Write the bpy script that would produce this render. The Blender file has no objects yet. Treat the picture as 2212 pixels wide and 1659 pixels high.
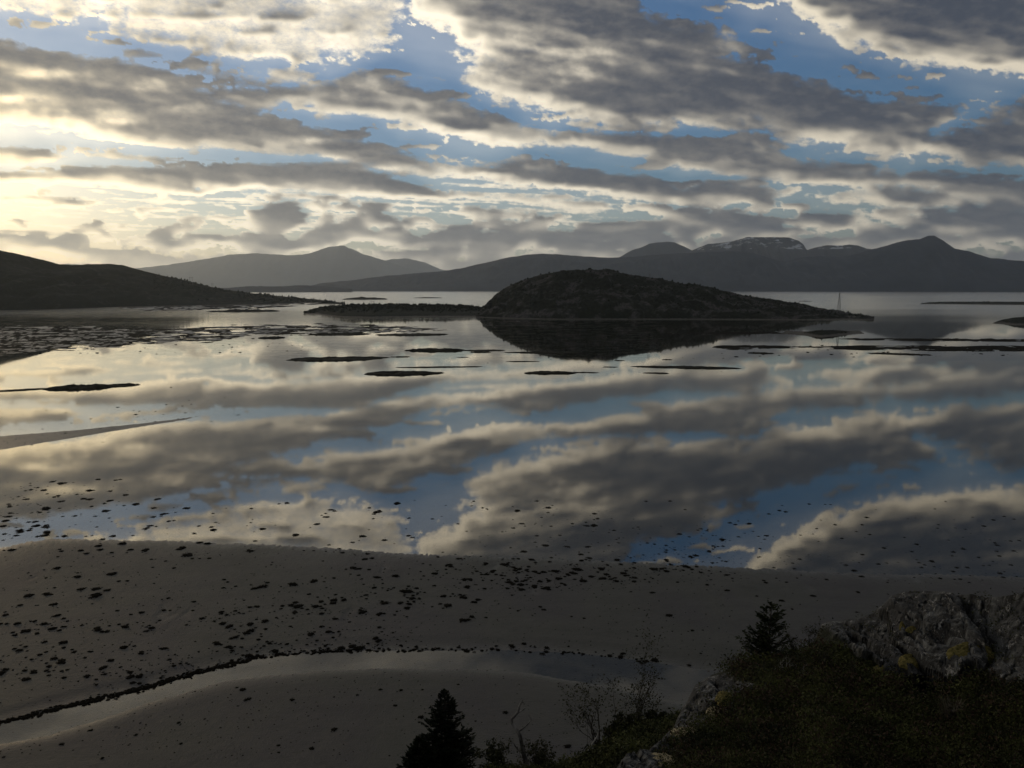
import bpy, math, random
import numpy as np
from mathutils import Vector
random.seed(7); RNG = np.random.default_rng(7)
C = bpy.context.scene.collection
scene = bpy.context.scene
# ---------------------------------------------------------------- camera, sky light, sun, exposure
EYE = 50.0
cam_d = bpy.data.cameras.new('camera'); cam = bpy.data.objects.new('camera', cam_d); C.objects.link(cam)
cam.location = (0, 0, EYE); cam.rotation_euler = (math.radians(90-6.68), 0, 0)
cam_d.sensor_width = 36; cam_d.lens = 36*1789/2212; cam_d.clip_start = 0.3; cam_d.clip_end = 200000
scene.camera = cam
SUN_AZ, SUN_EL = math.radians(-40), math.radians(5.0)          # low sun, left of the frame, behind the clouds
SUN_DIR = (math.sin(SUN_AZ)*math.cos(SUN_EL), math.cos(SUN_AZ)*math.cos(SUN_EL), math.sin(SUN_EL))
world = bpy.data.worlds.new('World'); scene.world = world; world.use_nodes = True
wn = world.node_tree.nodes; wl = world.node_tree.links
bg = wn['Background']; sky = wn.new('ShaderNodeTexSky'); sky.sky_type = 'NISHITA'; sky.sun_disc = False
sky.sun_elevation = SUN_EL; sky.sun_rotation = SUN_AZ; sky.air_density = 1.0; sky.dust_density = 0.8; sky.ozone_density = 4.6
wl.new(sky.outputs[0], bg.inputs[0]); bg.inputs[1].default_value = 0.15
sun_d = bpy.data.lights.new('sun', 'SUN'); sun_d.energy = 2.6; sun_d.angle = math.radians(10); sun_d.color = (1, .72, .40)
sun = bpy.data.objects.new('sun', sun_d); C.objects.link(sun)
sun.rotation_euler = Vector(SUN_DIR).to_track_quat('Z', 'Y').to_euler()
scene.view_settings.view_transform = 'Standard'; scene.view_settings.look = 'None'
scene.view_settings.exposure = 0; scene.view_settings.gamma = 1; scene.view_settings.use_curve_mapping = False
scene.render.engine = 'CYCLES'
cy = scene.cycles; cy.max_bounces = 6; cy.diffuse_bounces = 2; cy.glossy_bounces = 3; cy.transparent_max_bounces = 12
cy.volume_bounces = 1; cy.use_denoising = True; cy.sample_clamp_indirect = 3; cy.volume_max_steps = 64

PITCH = math.radians(6.68); FD = 1789.0; CX, CY = 1106.0, 829.5
def hash2(ix, iy, s):
    h = (ix.astype(np.int64)*374761393 + iy.astype(np.int64)*668265263 + s*1274126177) & 0xffffffff
    h = ((h ^ (h >> 13))*1274126177) & 0xffffffff
    h = (h ^ (h >> 16)) & 0xffffff
    return h/float(0xffffff)
def gnoise(x, y, s=0):
    x = np.asarray(x, float); y = np.asarray(y, float)
    ix = np.floor(x); iy = np.floor(y); fx = x-ix; fy = y-iy
    u = fx*fx*fx*(fx*(fx*6-15)+10); v = fy*fy*fy*(fy*(fy*6-15)+10)
    def g(a, b):
        t = hash2(ix+a, iy+b, s)*2*math.pi
        return np.cos(t)*(fx-a)+np.sin(t)*(fy-b)
    n = (g(0,0)*(1-u)+g(1,0)*u)*(1-v)+(g(0,1)*(1-u)+g(1,1)*u)*v
    return n*1.5
def fbm(x, y, o=5, s=0, gain=0.5, lac=2.03):
    r = 0; a = 1; t = 0
    for k in range(o):
        r = r+a*gnoise(x, y, s+k*17); t += a; a *= gain; x = x*lac+3.7; y = y*lac+1.3
    return r/t
def sstep(a, b, x):
    t = np.clip((x-a)/(b-a), 0, 1); return t*t*(3-2*t)
def poly_sd(px, py, P):
    """signed distance, positive inside"""
    P = np.array(P, float); d = np.full(px.shape, 1e18); inside = np.zeros(px.shape, bool)
    n = len(P)
    for i in range(n):
        x0, y0 = P[i]; x1, y1 = P[(i+1) % n]
        dx, dy = x1-x0, y1-y0; L = dx*dx+dy*dy+1e-9
        t = np.clip(((px-x0)*dx+(py-y0)*dy)/L, 0, 1)
        d = np.minimum(d, (px-x0-t*dx)**2+(py-y0-t*dy)**2)
        c = ((y0 > py) != (y1 > py)) & (px < (x1-x0)*(py-y0)/((y1-y0) if y1 != y0 else 1e-9)+x0)
        inside ^= c
    d = np.sqrt(d); return np.where(inside, d, -d)
def dir_to_d(az, el):
    """azimuth (rad, right positive), elevation -> photo position in the 2212-wide copy"""
    x = np.sin(az)*np.cos(el); y = np.cos(az)*np.cos(el); z = np.sin(el)
    c, s = math.cos(PITCH), math.sin(PITCH)
    f = y*c - z*s; u = y*s + z*c
    f = np.maximum(f, 0.05)
    return CX+FD*x/f, CY-FD*u/f
# cloud bodies: outline, edge softness(px), thickness, edge-noise strength
CL = [
 # big dark left band
 ([(-420,60),(0,82),(109,109),(153,116),(189,127),(276,135),(364,153),(415,175),(473,211),(582,255),(691,276),(768,295),(869,324),(931,344),(1015,353),(1113,342),(1222,353),(1404,378),(1481,400),(1546,386),(1626,386),(1677,404),(1728,404),(1713,418),(1662,436),(1626,432),(1560,445),(1481,451),(1331,429),(1259,418),(1150,407),(1077,393),(1022,382),(931,386),(869,378),(797,364),(691,335),(582,330),(437,320),(418,331),(346,320),(255,309),(146,291),(73,273),(-420,255)], 17, 1.35, 0.75),
 ([(-420,310),(0,313),(50,310),(110,322),(150,338),(100,352),(-420,352)], 12, 1.0, .5),
 ([(180,330),(240,326),(330,336),(410,349),(300,349),(190,340)], 10, 0.8, .4),
 ([(-420,369),(0,369),(120,365),(146,353),(327,358),(437,355),(546,349),(768,345),(797,364),(840,382),(917,404),(993,425),(902,433),(822,429),(713,415),(509,408),(418,404),(440,424),(309,418),(255,407),(146,400),(0,393),(-420,393)], 11, 1.2, .5),
 ([(560,405),(700,418),(900,440),(960,446),(860,448),(700,436),(600,424)], 8, .7, .5),
 ([(250,448),(310,444),(400,450),(380,458),(290,456)], 6, .75, .5),
 ([(-420,420),(60,418),(190,430),(260,438),(120,438),(-420,434)], 6, .45, .5),
 ([(380,468),(480,462),(520,470),(450,478),(390,476)], 6, .6, .5),
 ([(-420,500),(20,492),(120,500),(200,488),(260,500),(150,512),(-420,514)], 9, .6, 1.0),
 ([(150,500),(165,486),(190,482),(215,488),(240,505),(200,512)], 8, .6, .9),
 ([(240,525),(290,508),(340,500),(400,508),(440,502),(480,520),(430,532),(300,535)], 10, .8, 1.1),
 ([(500,540),(560,520),(640,524),(700,515),(760,520),(720,540),(600,548)], 10, .9, 1.1),
 ([(820,540),(880,510),(950,500),(1010,505),(1080,500),(1140,515),(1100,540),(960,550)], 12, 1.0, 1.1),
 ([(1140,540),(1180,515),(1260,500),(1340,505),(1420,500),(1500,515),(1440,545),(1260,552)], 12, 1.0, 1.1),
 ([(1440,470),(1500,450),(1600,446),(1640,470),(1690,500),(1600,520),(1520,500)], 14, .9, 1.0),
 ([(1690,480),(1740,455),(1830,462),(1860,490),(1800,500),(1720,495)], 10, 1.0, .9),
 # dark cumulus
 ([(495,484),(538,455),(589,440),(611,429),(648,440),(666,469),(673,491),(640,502),(611,520),(571,509),(528,491)], 14, 1.1, .9),
 ([(655,437),(684,426),(728,444),(713,458),(673,462)], 12, .8, .9),
 ([(673,495),(713,484),(740,470),(768,470),(790,490),(740,508),(690,509)], 12, .9, .9),
 ([(778,455),(800,446),(822,452),(860,475),(895,462),(930,465),(940,485),(890,490),(860,510),(830,500),(800,480)], 12, .9, .9),
 ([(982,460),(1000,445),(1035,438),(1060,460),(1095,470),(1080,478),(1040,476),(1000,470)], 12, 1.0, .8),
 ([(822,395),(840,380),(870,385),(900,400),(930,408),(993,425),(950,440),(900,435),(850,425),(825,412)], 14, .9, .8),
 # cream mass top left
 ([(-420,-80),(-420,10),(0,27),(109,47),(175,55),(171,40),(218,45),(247,58),(273,69),(309,76),(382,102),(466,131),(546,136),(589,135),(698,142),(702,127),(738,142),(768,135),(797,145),(808,120),(844,105),(884,80),(869,65),(880,44),(888,0),(888,-80)], 22, .30, 1.2),
 ([(262,106),(300,103),(355,118),(340,125),(270,120)], 7, .35, .8),
 ([(367,142),(437,135),(527,160),(582,167),(578,146),(618,138),(709,149),(673,178),(560,193),(509,189),(433,167)], 16, .42, 1.2),
 # second band
 ([(430,190),(560,190),(673,175),(724,167),(742,158),(775,146),(822,149),(869,171),(909,189),(960,207),(1011,226),(1077,244),(1131,269),(1168,280),(1259,282),(1331,284),(1481,291),(1619,295),(1677,327),(1717,346),(1881,351),(1899,367),(1972,371),(2153,367),(2168,382),(2650,386),(2650,440),(1917,410),(1771,402),(1735,393),(1662,389),(1590,382),(1517,375),(1451,364),(1422,346),(1331,335),(1259,320),(1131,320),(1059,316),(986,291),(931,284),(888,269),(778,251),(713,251),(684,258),(673,233),(618,222),(560,240),(473,215)], 14, 1.15, .8),
 # big right cloud
 ([(890,-80),(888,0),(884,44),(917,62),(949,80),(964,102),(982,124),(1022,131),(1015,146),(993,182),(1040,200),(1073,218),(1113,226),(1179,240),(1222,251),(1251,273),(1331,273),(1397,280),(1481,278),(1571,291),(1662,284),(1684,313),(1757,320),(1844,335),(1917,346),(1990,338),(2041,342),(2090,362),(2650,372),(2650,190),(2212,207),(2124,247),(2088,266),(2030,287),(2011,280),(2062,262),(2081,240),(2033,222),(1982,211),(1891,207),(1826,186),(1771,171),(1728,160),(1680,156),(1619,124),(1564,109),(1590,85),(1535,58),(1444,36),(1404,22),(1386,0),(1380,-80)], 27, 1.25, 1.1),
 # top right cloud
 ([(1600,-80),(1662,0),(1699,22),(1706,47),(1775,47),(1790,62),(1811,73),(1830,98),(1855,109),(1899,113),(1946,135),(1990,149),(2135,158),(2650,152),(2650,-80)], 30, 1.3, 1.0),
 # thin lower streak bands
 ([(1004,420),(1120,418),(1222,426),(1300,438),(1335,450),(1290,462),(1240,462),(1180,450),(1113,436),(1030,436)], 12, .9, .6),
 ([(1010,450),(1059,447),(1150,458),(1230,474),(1330,480),(1350,488),(1260,485),(1150,475),(1080,470)], 10, .8, .6),
 ([(1860,392),(2000,388),(2650,395),(2650,480),(2100,470),(1930,455),(1800,440),(1740,420)], 22, .8, 1.0),
 ([(1740,478),(1800,458),(1900,452),(2100,440),(2650,420),(2650,545),(2150,520),(2000,505),(1850,480)], 22, .9, 1.0),
]
BR = [ # brighter openings: x, y, rx, ry, amount
 (20,215,75,13,.8),(105,160,90,12,.40),(250,262,60,9,.6),(330,185,60,14,.3),(420,235,70,10,.35),(700,305,60,8,.5),(1230,150,90,45,.42),(1060,165,80,40,.45),
 (1120,90,120,40,.30),(1560,100,50,22,.35),(1570,75,30,12,.3),(820,365,80,7,.6),(690,340,90,7,.5),(60,400,140,6,.4),(140,240,160,14,.25),(620,300,120,9,.2),(1520,262,150,20,.25),
 (1750,300,160,22,.22),(1300,110,40,18,.3),(980,225,70,14,.2),(800,185,60,14,.35),(1650,340,120,14,.3),(1990,320,120,14,.25),(2150,250,60,22,.35),(2060,130,120,20,.25),(1900,485,60,14,.6),(2060,495,80,10,.5),(1860,470,30,16,.7)]
DK = [(1450,225,170,34,.8),(1330,50,140,45,.6),(1800,240,170,40,.7),(2080,40,160,60,.9),(480,290,200,18,.5),(60,120,120,20,.5),(220,200,160,14,.5),(1620,190,120,40,.4),(330,150,90,18,.4),
 (1300,395,200,14,.4),(600,380,240,14,.4),(620,470,50,28,.6),(1130,255,120,16,.3),(2120,310,120,26,.6),(760,50,70,30,.45),(600,60,60,20,.3),(1500,60,70,30,.4),(2050,480,150,30,.5)]
def density(az, el):
    X, Y = dir_to_d(az, el)
    # cloud-deck coordinates, stretched along the wind
    te = np.tan(np.maximum(el, -0.002)+0.03)
    gx = np.sin(az)/te; gy = np.cos(az)/te
    a = gx*0.75+gy*0.66; b = -gx*0.66+gy*0.75
    n1 = fbm(a*1.3, b*3.0, 5, 3, .55)
    n2 = fbm(a*4.0+n1, b*8.0, 4, 41, .55)
    nb = fbm(X/46, Y/30, 5, 91, .55)           # billows
    nc = fbm(X/30+nb*1.2, Y/16, 4, 191, .55)
    nd = fbm(X/17, Y/10, 4, 291, .6)
    # long soft rolls inside the sheets
    nr = gnoise(X/230+Y/140, (Y-.22*X)/34, 17)+.5*gnoise(X/110+Y/80, (Y-.22*X)/17, 27)
    edge = (n1*1.0+n2*.4+nb*.7+nc*.35)
    rho = np.zeros_like(X)
    for P, w, th, en in CL:
        xs = [p[0] for p in P]; ys = [p[1] for p in P]
        m = (X > min(xs)-60) & (X < max(xs)+60) & (Y > min(ys)-60) & (Y < max(ys)+60)
        if not m.any(): continue
        s = poly_sd(X[m], Y[m], P)/w
        r = sstep(-.3, 1.7, s+(edge[m]*en+nd[m]*.35*en)*1.1)*th*(1+.6*n1[m]+.55*nb[m]+.25*nc[m])
        q = np.zeros_like(X); q[m] = np.maximum(r, 0); rho = rho+q*(1-.45*np.minimum(rho, 1))
    # cumulus field low over the mountains
    cov = sstep(438, 500, Y-12*np.sin(X/140))*(0.25+.75*sstep(560, 1000, X))
    cov = np.maximum(cov, sstep(492, 512, Y)*.8)
    cu = np.clip(cov*.95-.33+ (nb*.8+nc*.6+nd*.35+ gnoise(X/170, Y/24, 7)*1.1+gnoise(X/60, Y/16, 8)*.6), 0, 1.3)
    rho = rho+(cu*.55+.55*sstep(.02, .30, cu))*.95
    # thin streaks low on the left
    st = fbm(X/210, (Y-.05*X)/9.0, 4, 77, .6)+.3*nc
    win = sstep(385, 405, Y)*(1-sstep(482, 520, Y))*(1-sstep(1000, 1500, X))
    rho = rho+np.clip(st*1.5+.12, 0, 1)*.55*win
    st2 = np.clip(fbm(a*3.5, b*7, 5, 55, .6)*1.2-.28, 0, 1)
    rho = rho+st2*.3*(1-sstep(1300, 1800, X))*(1-sstep(330, 420, Y))
    rho = rho*np.clip(1+.4*nr, .3, 2)
    for x, y, rx, ry, k in BR: rho = rho*(1-k*.8*np.exp(-((X-x)/rx)**2-((Y-y)/ry)**2))
    for x, y, rx, ry, k in DK: rho = rho*(1+k*1.1*np.exp(-((X-x)/rx)**2-((Y-y)/ry)**2))
    tex = np.zeros_like(X)
    for x, y, rx, ry, k in BR: tex = tex+k*.62*np.exp(-((X-x)/rx)**2-((Y-y)/ry)**2)*np.clip(1+.8*nb+.3*nc, 0, 2)
    for x, y, rx, ry, k in DK: tex = tex-k*.25*np.exp(-((X-x)/rx)**2-((Y-y)/ry)**2)
    roll = gnoise(X/190+Y/200, (Y-.2*X)/30, 37)*.6+gnoise(X/85+Y/90, (Y-.2*X)/15, 47)*.4+nb*.3+nc*.12
    tex = tex+.24*roll
    return rho, X, Y, nb, nc, tex
def generic(az, el):
    te = np.tan(np.maximum(el, 0.0)+0.05)
    gx = np.sin(az)/te; gy = np.cos(az)/te
    a = gx*0.75+gy*0.66; b = -gx*0.66+gy*0.75
    n = fbm(a*.9+9, b*1.6+2, 5, 305, .55)
    return np.clip(n*2.2+.62, 0, 2)

def box(a, r, ax):
    a = np.moveaxis(a, ax, 0); n = a.shape[0]
    p = np.concatenate([np.repeat(a[:1], r+1, 0), a, np.repeat(a[-1:], r, 0)]).cumsum(0)
    return np.moveaxis((p[2*r+1:]-p[:-2*r-1])/(2*r+1), 0, ax)
def blur(a, ry, rx):
    for _ in range(2): a = box(box(a, ry, 0), rx, 1)
    return a
def shift(a, di, dj):
    H, W = a.shape
    i = np.clip(np.arange(H)+di, 0, H-1); j = np.clip(np.arange(W)+dj, 0, W-1)
    return a[i][:, j]
def light(rho, Y, tex):
    """how much of the low sun reaches each part: thickness gathered towards it (down-left)"""
    b1 = blur(rho, 1, 1); b2 = blur(rho, 2, 3); b3 = blur(rho, 4, 7); b4 = blur(rho, 8, 14)
    b5 = blur(rho, 15, 26)
    far = .22*rho+.55*shift(b1,-1,-1)+.8*shift(b2,-4,-3)+1.2*shift(b3,-8,-6)+1.6*shift(b4,-16,-12)+1.7*shift(b5,-28,-22)
    near = .3*rho+.8*shift(b1,-1,-1)+1.4*shift(b2,-3,-2)+1.7*shift(blur(rho,3,8),-5,-3)
    k = sstep(330, 470, Y)
    acc = far*(1-k)+near*k
    relief = (shift(b1,1,1)-shift(b1,-2,-2))*.9+(shift(b2,3,2)-shift(b2,-3,-3))*.9+(shift(b3,5,4)-shift(b3,-6,-5))*.6
    relief = np.tanh(relief*.9)*.36
    T = .62/(1+np.exp((acc-1.9)*1.1))+.60/(1+np.exp((acc-3.1)*1.0))-.10
    T = T+tex*(1.05-.6*np.clip(T, 0, 1))
    T = T+k*.55*np.exp(-(rho/.28)**2)
    T = T+relief*(.45+.6*np.clip(T,0,1)); T = .5*(T+np.sqrt(T*T+.035))+.10*tex
    return np.clip(T,0,1.1), 1-np.exp(-rho*5.5)

# ---------------------------------------------------------------- helpers
def link(o, parent=None):
    C.objects.link(o)
    if parent is not None: o.parent = parent
    return o
def mesh_np(name, V, F, mat=None, smooth=True):
    """V (n,3) array, F (m,3|4) array"""
    V = np.ascontiguousarray(V, np.float32); F = np.ascontiguousarray(F, np.int32)
    me = bpy.data.meshes.new(name); k = F.shape[1]
    me.vertices.add(len(V)); me.vertices.foreach_set('co', V.ravel())
    me.loops.add(F.size); me.loops.foreach_set('vertex_index', F.ravel())
    me.polygons.add(len(F)); me.polygons.foreach_set('loop_start', np.arange(0, F.size, k, dtype=np.int32))
    me.polygons.foreach_set('loop_total', np.full(len(F), k, np.int32))
    me.polygons.foreach_set('use_smooth', np.full(len(F), smooth, bool))
    me.update(calc_edges=True)
    if mat: me.materials.append(mat)
    return me
def add_attr(me, name, vals):
    a = me.attributes.new(name, 'FLOAT', 'POINT'); a.data.foreach_set('value', np.ascontiguousarray(vals, np.float32).ravel())
def obj(name, me, parent=None, **props):
    o = bpy.data.objects.new(name, me); link(o, parent)
    for k, v in props.items(): o[k] = v
    return o
def empty(name, loc, label, cat, group=None):
    o = bpy.data.objects.new(name, None); o.location = loc; C.objects.link(o); o['label'] = label; o['category'] = cat
    o.empty_display_size = .2
    if group: o['group'] = group
    return o
def grid_faces(nr, nc, wrap=False):
    i = np.arange(nr-1)[:, None]; j = np.arange(nc if wrap else nc-1)[None]
    j2 = (j+1) % nc
    return np.stack([i*nc+j+0*i, i*nc+j2, (i+1)*nc+j2, (i+1)*nc+j], -1).reshape(-1, 4)
def ray(X, Y):
    X = np.asarray(X, float); Y = np.asarray(Y, float)
    rx = (X-CX)/FD; rz = -(Y-CY)/FD; c, s = math.cos(PITCH), math.sin(PITCH)
    d = np.stack([rx+0*rz, c+rz*s+0*rx, -s+rz*c+0*rx], -1)
    return d/np.linalg.norm(d, axis=-1, keepdims=True)
def ground(X, Y, z=0.0):
    d = ray(X, Y); t = (EYE-z)/np.maximum(-d[..., 2], 1e-4)
    return np.stack([d[..., 0]*t, d[..., 1]*t, 0*t+z], -1)
def at_r(X, Y, r):
    """point seen at X, Y whose horizontal distance from the viewpoint is r"""
    d = ray(X, Y); h = np.hypot(d[..., 0], d[..., 1]); t = r/h
    return np.stack([d[..., 0]*t, d[..., 1]*t, EYE+d[..., 2]*t], -1)
def project(P):
    x, y, z = P[..., 0], P[..., 1], P[..., 2]-EYE
    c, s = math.cos(PITCH), math.sin(PITCH); f = np.maximum(y*c-z*s, 1e-3); u = y*s+z*c
    return CX+FD*x/f, CY-FD*u/f
def interp(x, pts):
    p = np.array(pts, float); return np.interp(x, p[:, 0], p[:, 1])
# ---------------------------------------------------------------- materials
def new_mat(name):
    m = bpy.data.materials.new(name); m.use_nodes = True; nt = m.node_tree
    for n in list(nt.nodes): nt.nodes.remove(n)
    return m, nt, nt.nodes, nt.links
def N(nt, t, **kw):
    n = nt.nodes.new(t)
    for k, v in kw.items():
        if k.startswith('i_'):
            key = k[2:]; n.inputs[int(key) if key.isdigit() else key.replace('_', ' ')].default_value = v
        else: setattr(n, k, v)
    return n
def math_n(nt, op, a, b=None, c=None, clamp=False):
    n = nt.nodes.new('ShaderNodeMath'); n.operation = op; n.use_clamp = clamp
    for i, v in enumerate((a, b, c)):
        if v is None: continue
        if hasattr(v, 'links'): nt.links.new(v, n.inputs[i])
        else: n.inputs[i].default_value = v
    return n.outputs[0]
def ramp(nt, fac, stops, mode='LINEAR'):
    n = nt.nodes.new('ShaderNodeValToRGB'); e = n.color_ramp.elements; n.color_ramp.interpolation = mode
    while len(e) < len(stops): e.new(.5)
    for k, (p, c) in enumerate(stops):
        e[k].position = p; e[k].color = (*c, 1) if not isinstance(c, (int, float)) else (c, c, c, 1)
    nt.links.new(fac, n.inputs[0]); return n.outputs[0]
def mixc(nt, f, a, b, mode='MIX'):
    n = nt.nodes.new('ShaderNodeMix'); n.data_type = 'RGBA'; n.blend_type = mode
    for i, v in ((0, f), (6, a), (7, b)):
        if hasattr(v, 'links'): nt.links.new(v, n.inputs[i])
        else: n.inputs[i].default_value = v if i == 0 else (*v, 1)
    return n.outputs[2]
def coords(nt, scale=(1, 1, 1)):
    g = N(nt, 'ShaderNodeNewGeometry'); mp = N(nt, 'ShaderNodeMapping'); mp.inputs['Scale'].default_value = scale
    nt.links.new(g.outputs['Position'], mp.inputs[0]); return mp.outputs[0]
def noise(nt, vec, scale, detail=6, rough=.55, dist=0):
    n = N(nt, 'ShaderNodeTexNoise'); n.inputs['Scale'].default_value = scale; n.inputs['Detail'].default_value = detail
    n.inputs['Roughness'].default_value = rough; n.inputs['Distortion'].default_value = dist
    nt.links.new(vec, n.inputs['Vector']); return n.outputs[0]
def bsdf(nt, color, rough=.8, spec=.3, bump=None, bstr=.5, bdist=.05):
    p = N(nt, 'ShaderNodeBsdfPrincipled')
    for nm, v in (('Base Color', color), ('Roughness', rough), ('Specular IOR Level', spec)):
        if hasattr(v, 'links'): nt.links.new(v, p.inputs[nm])
        else: p.inputs[nm].default_value = (*v, 1) if isinstance(v, tuple) else v
    if bump is not None:
        b = N(nt, 'ShaderNodeBump'); b.inputs['Strength'].default_value = bstr; b.inputs['Distance'].default_value = bdist
        nt.links.new(bump, b.inputs['Height']); nt.links.new(b.outputs[0], p.inputs['Normal'])
    return p
def out(nt, surf):
    o = N(nt, 'ShaderNodeOutputMaterial'); nt.links.new(surf, o.inputs['Surface']); return o
def simple(name, c1, c2, scale, rough=.85, bd=.05, spec=.2, sc=(1, 1, 1), det=6, bs=.5):
    m, nt, _, _ = new_mat(name); v = coords(nt, sc); n = noise(nt, v, scale, det)
    col = ramp(nt, n, [(.35, c1), (.65, c2)])
    out(nt, bsdf(nt, col, rough, spec, n, bs, bd).outputs[0]); return m

# ---------------------------------------------------------------- sky dome: clouds over the clear sky
def m_clouds():
    m, nt, nd, lk = new_mat('cloud')
    m.cycles.emission_sampling = 'NONE'
    cov = N(nt, 'ShaderNodeAttribute', attribute_name='cover').outputs['Fac']
    lit = N(nt, 'ShaderNodeAttribute', attribute_name='lit').outputs['Fac']
    g = N(nt, 'ShaderNodeNewGeometry'); nv = N(nt, 'ShaderNodeVectorMath', operation='NORMALIZE'); lk.new(g.outputs['Position'], nv.inputs[0])
    dt = N(nt, 'ShaderNodeVectorMath', operation='DOT_PRODUCT'); lk.new(nv.outputs[0], dt.inputs[0]); dt.inputs[1].default_value = SUN_DIR
    cosa = math_n(nt, 'MAXIMUM', dt.outputs['Value'], 0.0)
    near = math_n(nt, 'POWER', cosa, 24.0); wide = math_n(nt, 'POWER', cosa, 3.0)
    sep = N(nt, 'ShaderNodeSeparateXYZ'); lk.new(nv.outputs[0], sep.inputs[0])
    # fine structure
    mp = N(nt, 'ShaderNodeMapping'); mp.inputs['Scale'].default_value = (1, 1, 2.2); lk.new(nv.outputs[0], mp.inputs[0])
    f = noise(nt, mp.outputs[0], 42, 5, .6)
    f2 = math_n(nt, 'SUBTRACT', f, .5)
    lit2 = math_n(nt, 'MULTIPLY_ADD', f2, .12, lit)
    lit2 = math_n(nt, 'MAXIMUM', lit2, 0.0)
    edge = math_n(nt, 'MULTIPLY', math_n(nt, 'MULTIPLY', cov, math_n(nt, 'SUBTRACT', 1.0, cov)), 4.0)
    mp2 = N(nt, 'ShaderNodeMapping'); mp2.inputs['Scale'].default_value = (1, 1, 1.8); lk.new(nv.outputs[0], mp2.inputs[0])
    fe = math_n(nt, 'SUBTRACT', noise(nt, mp2.outputs[0], 95, 5, .65), .5)
    lit2 = math_n(nt, 'MAXIMUM', math_n(nt, 'MULTIPLY_ADD', fe, .12, lit2), 0.0)
    cov2 = math_n(nt, 'ADD', cov, math_n(nt, 'MULTIPLY', fe, math_n(nt, 'MULTIPLY', edge, 1.8)), clamp=True)
    veil = math_n(nt, 'MULTIPLY', math_n(nt, 'POWER', cosa, 20.0), ramp(nt, sep.outputs[2], [(0.0, 1.0), (.34, .1)]))
    cov2 = math_n(nt, 'MAXIMUM', cov2, math_n(nt, 'MULTIPLY', veil, .7))
    thin = math_n(nt, 'MULTIPLY', math_n(nt, 'SUBTRACT', 1.0, cov, clamp=True), veil)
    lit2 = math_n(nt, 'MULTIPLY_ADD', thin, .55, lit2)
    cov2 = math_n(nt, 'MAXIMUM', cov2, .17)
    litc = mixc(nt, near, (1.45, 1.29, 1.0), (1.85, 1.46, .82))
    darkc = mixc(nt, near, (.042, .054, .080), (.31, .275, .22))
    darkc = mixc(nt, math_n(nt, 'MULTIPLY', wide, .85), darkc, (.135, .138, .15))
    gain = math_n(nt, 'MULTIPLY_ADD', wide, .80, .55)
    litc2 = N(nt, 'ShaderNodeVectorMath', operation='SCALE'); lk.new(litc, litc2.inputs[0]); lk.new(gain, litc2.inputs['Scale'])
    col = mixc(nt, lit2, darkc, litc2.outputs[0])
    em = N(nt, 'ShaderNodeEmission'); lk.new(col, em.inputs[0])
    tr = N(nt, 'ShaderNodeBsdfTransparent'); mx = N(nt, 'ShaderNodeMixShader')
    lk.new(cov2, mx.inputs[0]); lk.new(tr.outputs[0], mx.inputs[1]); lk.new(em.outputs[0], mx.inputs[2])
    out(nt, mx.outputs[0]); return m
def build_sky():
    R = 90000.0
    azf = np.radians(np.arange(-39, 39.01, 0.078)); elf = np.radians(np.arange(-1.2, 21, 0.076))
    A, E = np.meshgrid(azf, elf)
    rho, X, Y, nb, nc, tex = density(A, E); T, al = light(rho, Y, tex)
    azc1 = np.radians(np.arange(-180, -39.5, 1.5)); azc2 = np.radians(np.arange(40.5, 179.9, 1.5))
    elc1 = np.radians([-60, -30, -12, -4]); elc2 = np.radians(np.concatenate([np.arange(21.4, 40, .5), np.arange(41, 90, 1.6), [89.9]]))
    az = np.concatenate([azc1, azf, azc2]); el = np.concatenate([elc1, elf, elc2])
    AA, EE = np.meshgrid(az, el)
    r2 = generic(AA, EE)
    cov = 1-np.exp(-r2*3.5); lt = np.clip(.75-.55*r2, 0, 1)*.8
    i0, j0 = len(elc1), len(azc1)
    # inside the frame the traced clouds, melting into the open field round it
    # the cumulus merge into one dull bank low over the mountains
    kk = sstep(515, 585, Y+10*nb*2); tt = .18+.30*sstep(650, 100, X)
    T = T*(1-kk*.85)+tt*kk*.85; al = al*(1-kk)+np.maximum(al, .93)*kk
    w = (sstep(20.9, 19.2, np.degrees(E)) * sstep(38.9, 36.0, np.abs(np.degrees(A))))
    sl = (slice(i0, i0+len(elf)), slice(j0, j0+len(azf)))
    cov[sl] = cov[sl]*(1-w)+al*w; lt[sl] = lt[sl]*(1-w)+T*w
    V = np.stack([np.sin(AA)*np.cos(EE)*R, np.cos(AA)*np.cos(EE)*R, np.sin(EE)*R], -1).reshape(-1, 3)
    F = grid_faces(len(el), len(az), True)
    me = mesh_np('sky', V, F[:, ::-1], m_clouds()); add_attr(me, 'cover', cov); add_attr(me, 'lit', lt)
    obj('sky', me, kind='structure')
build_sky()

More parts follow.
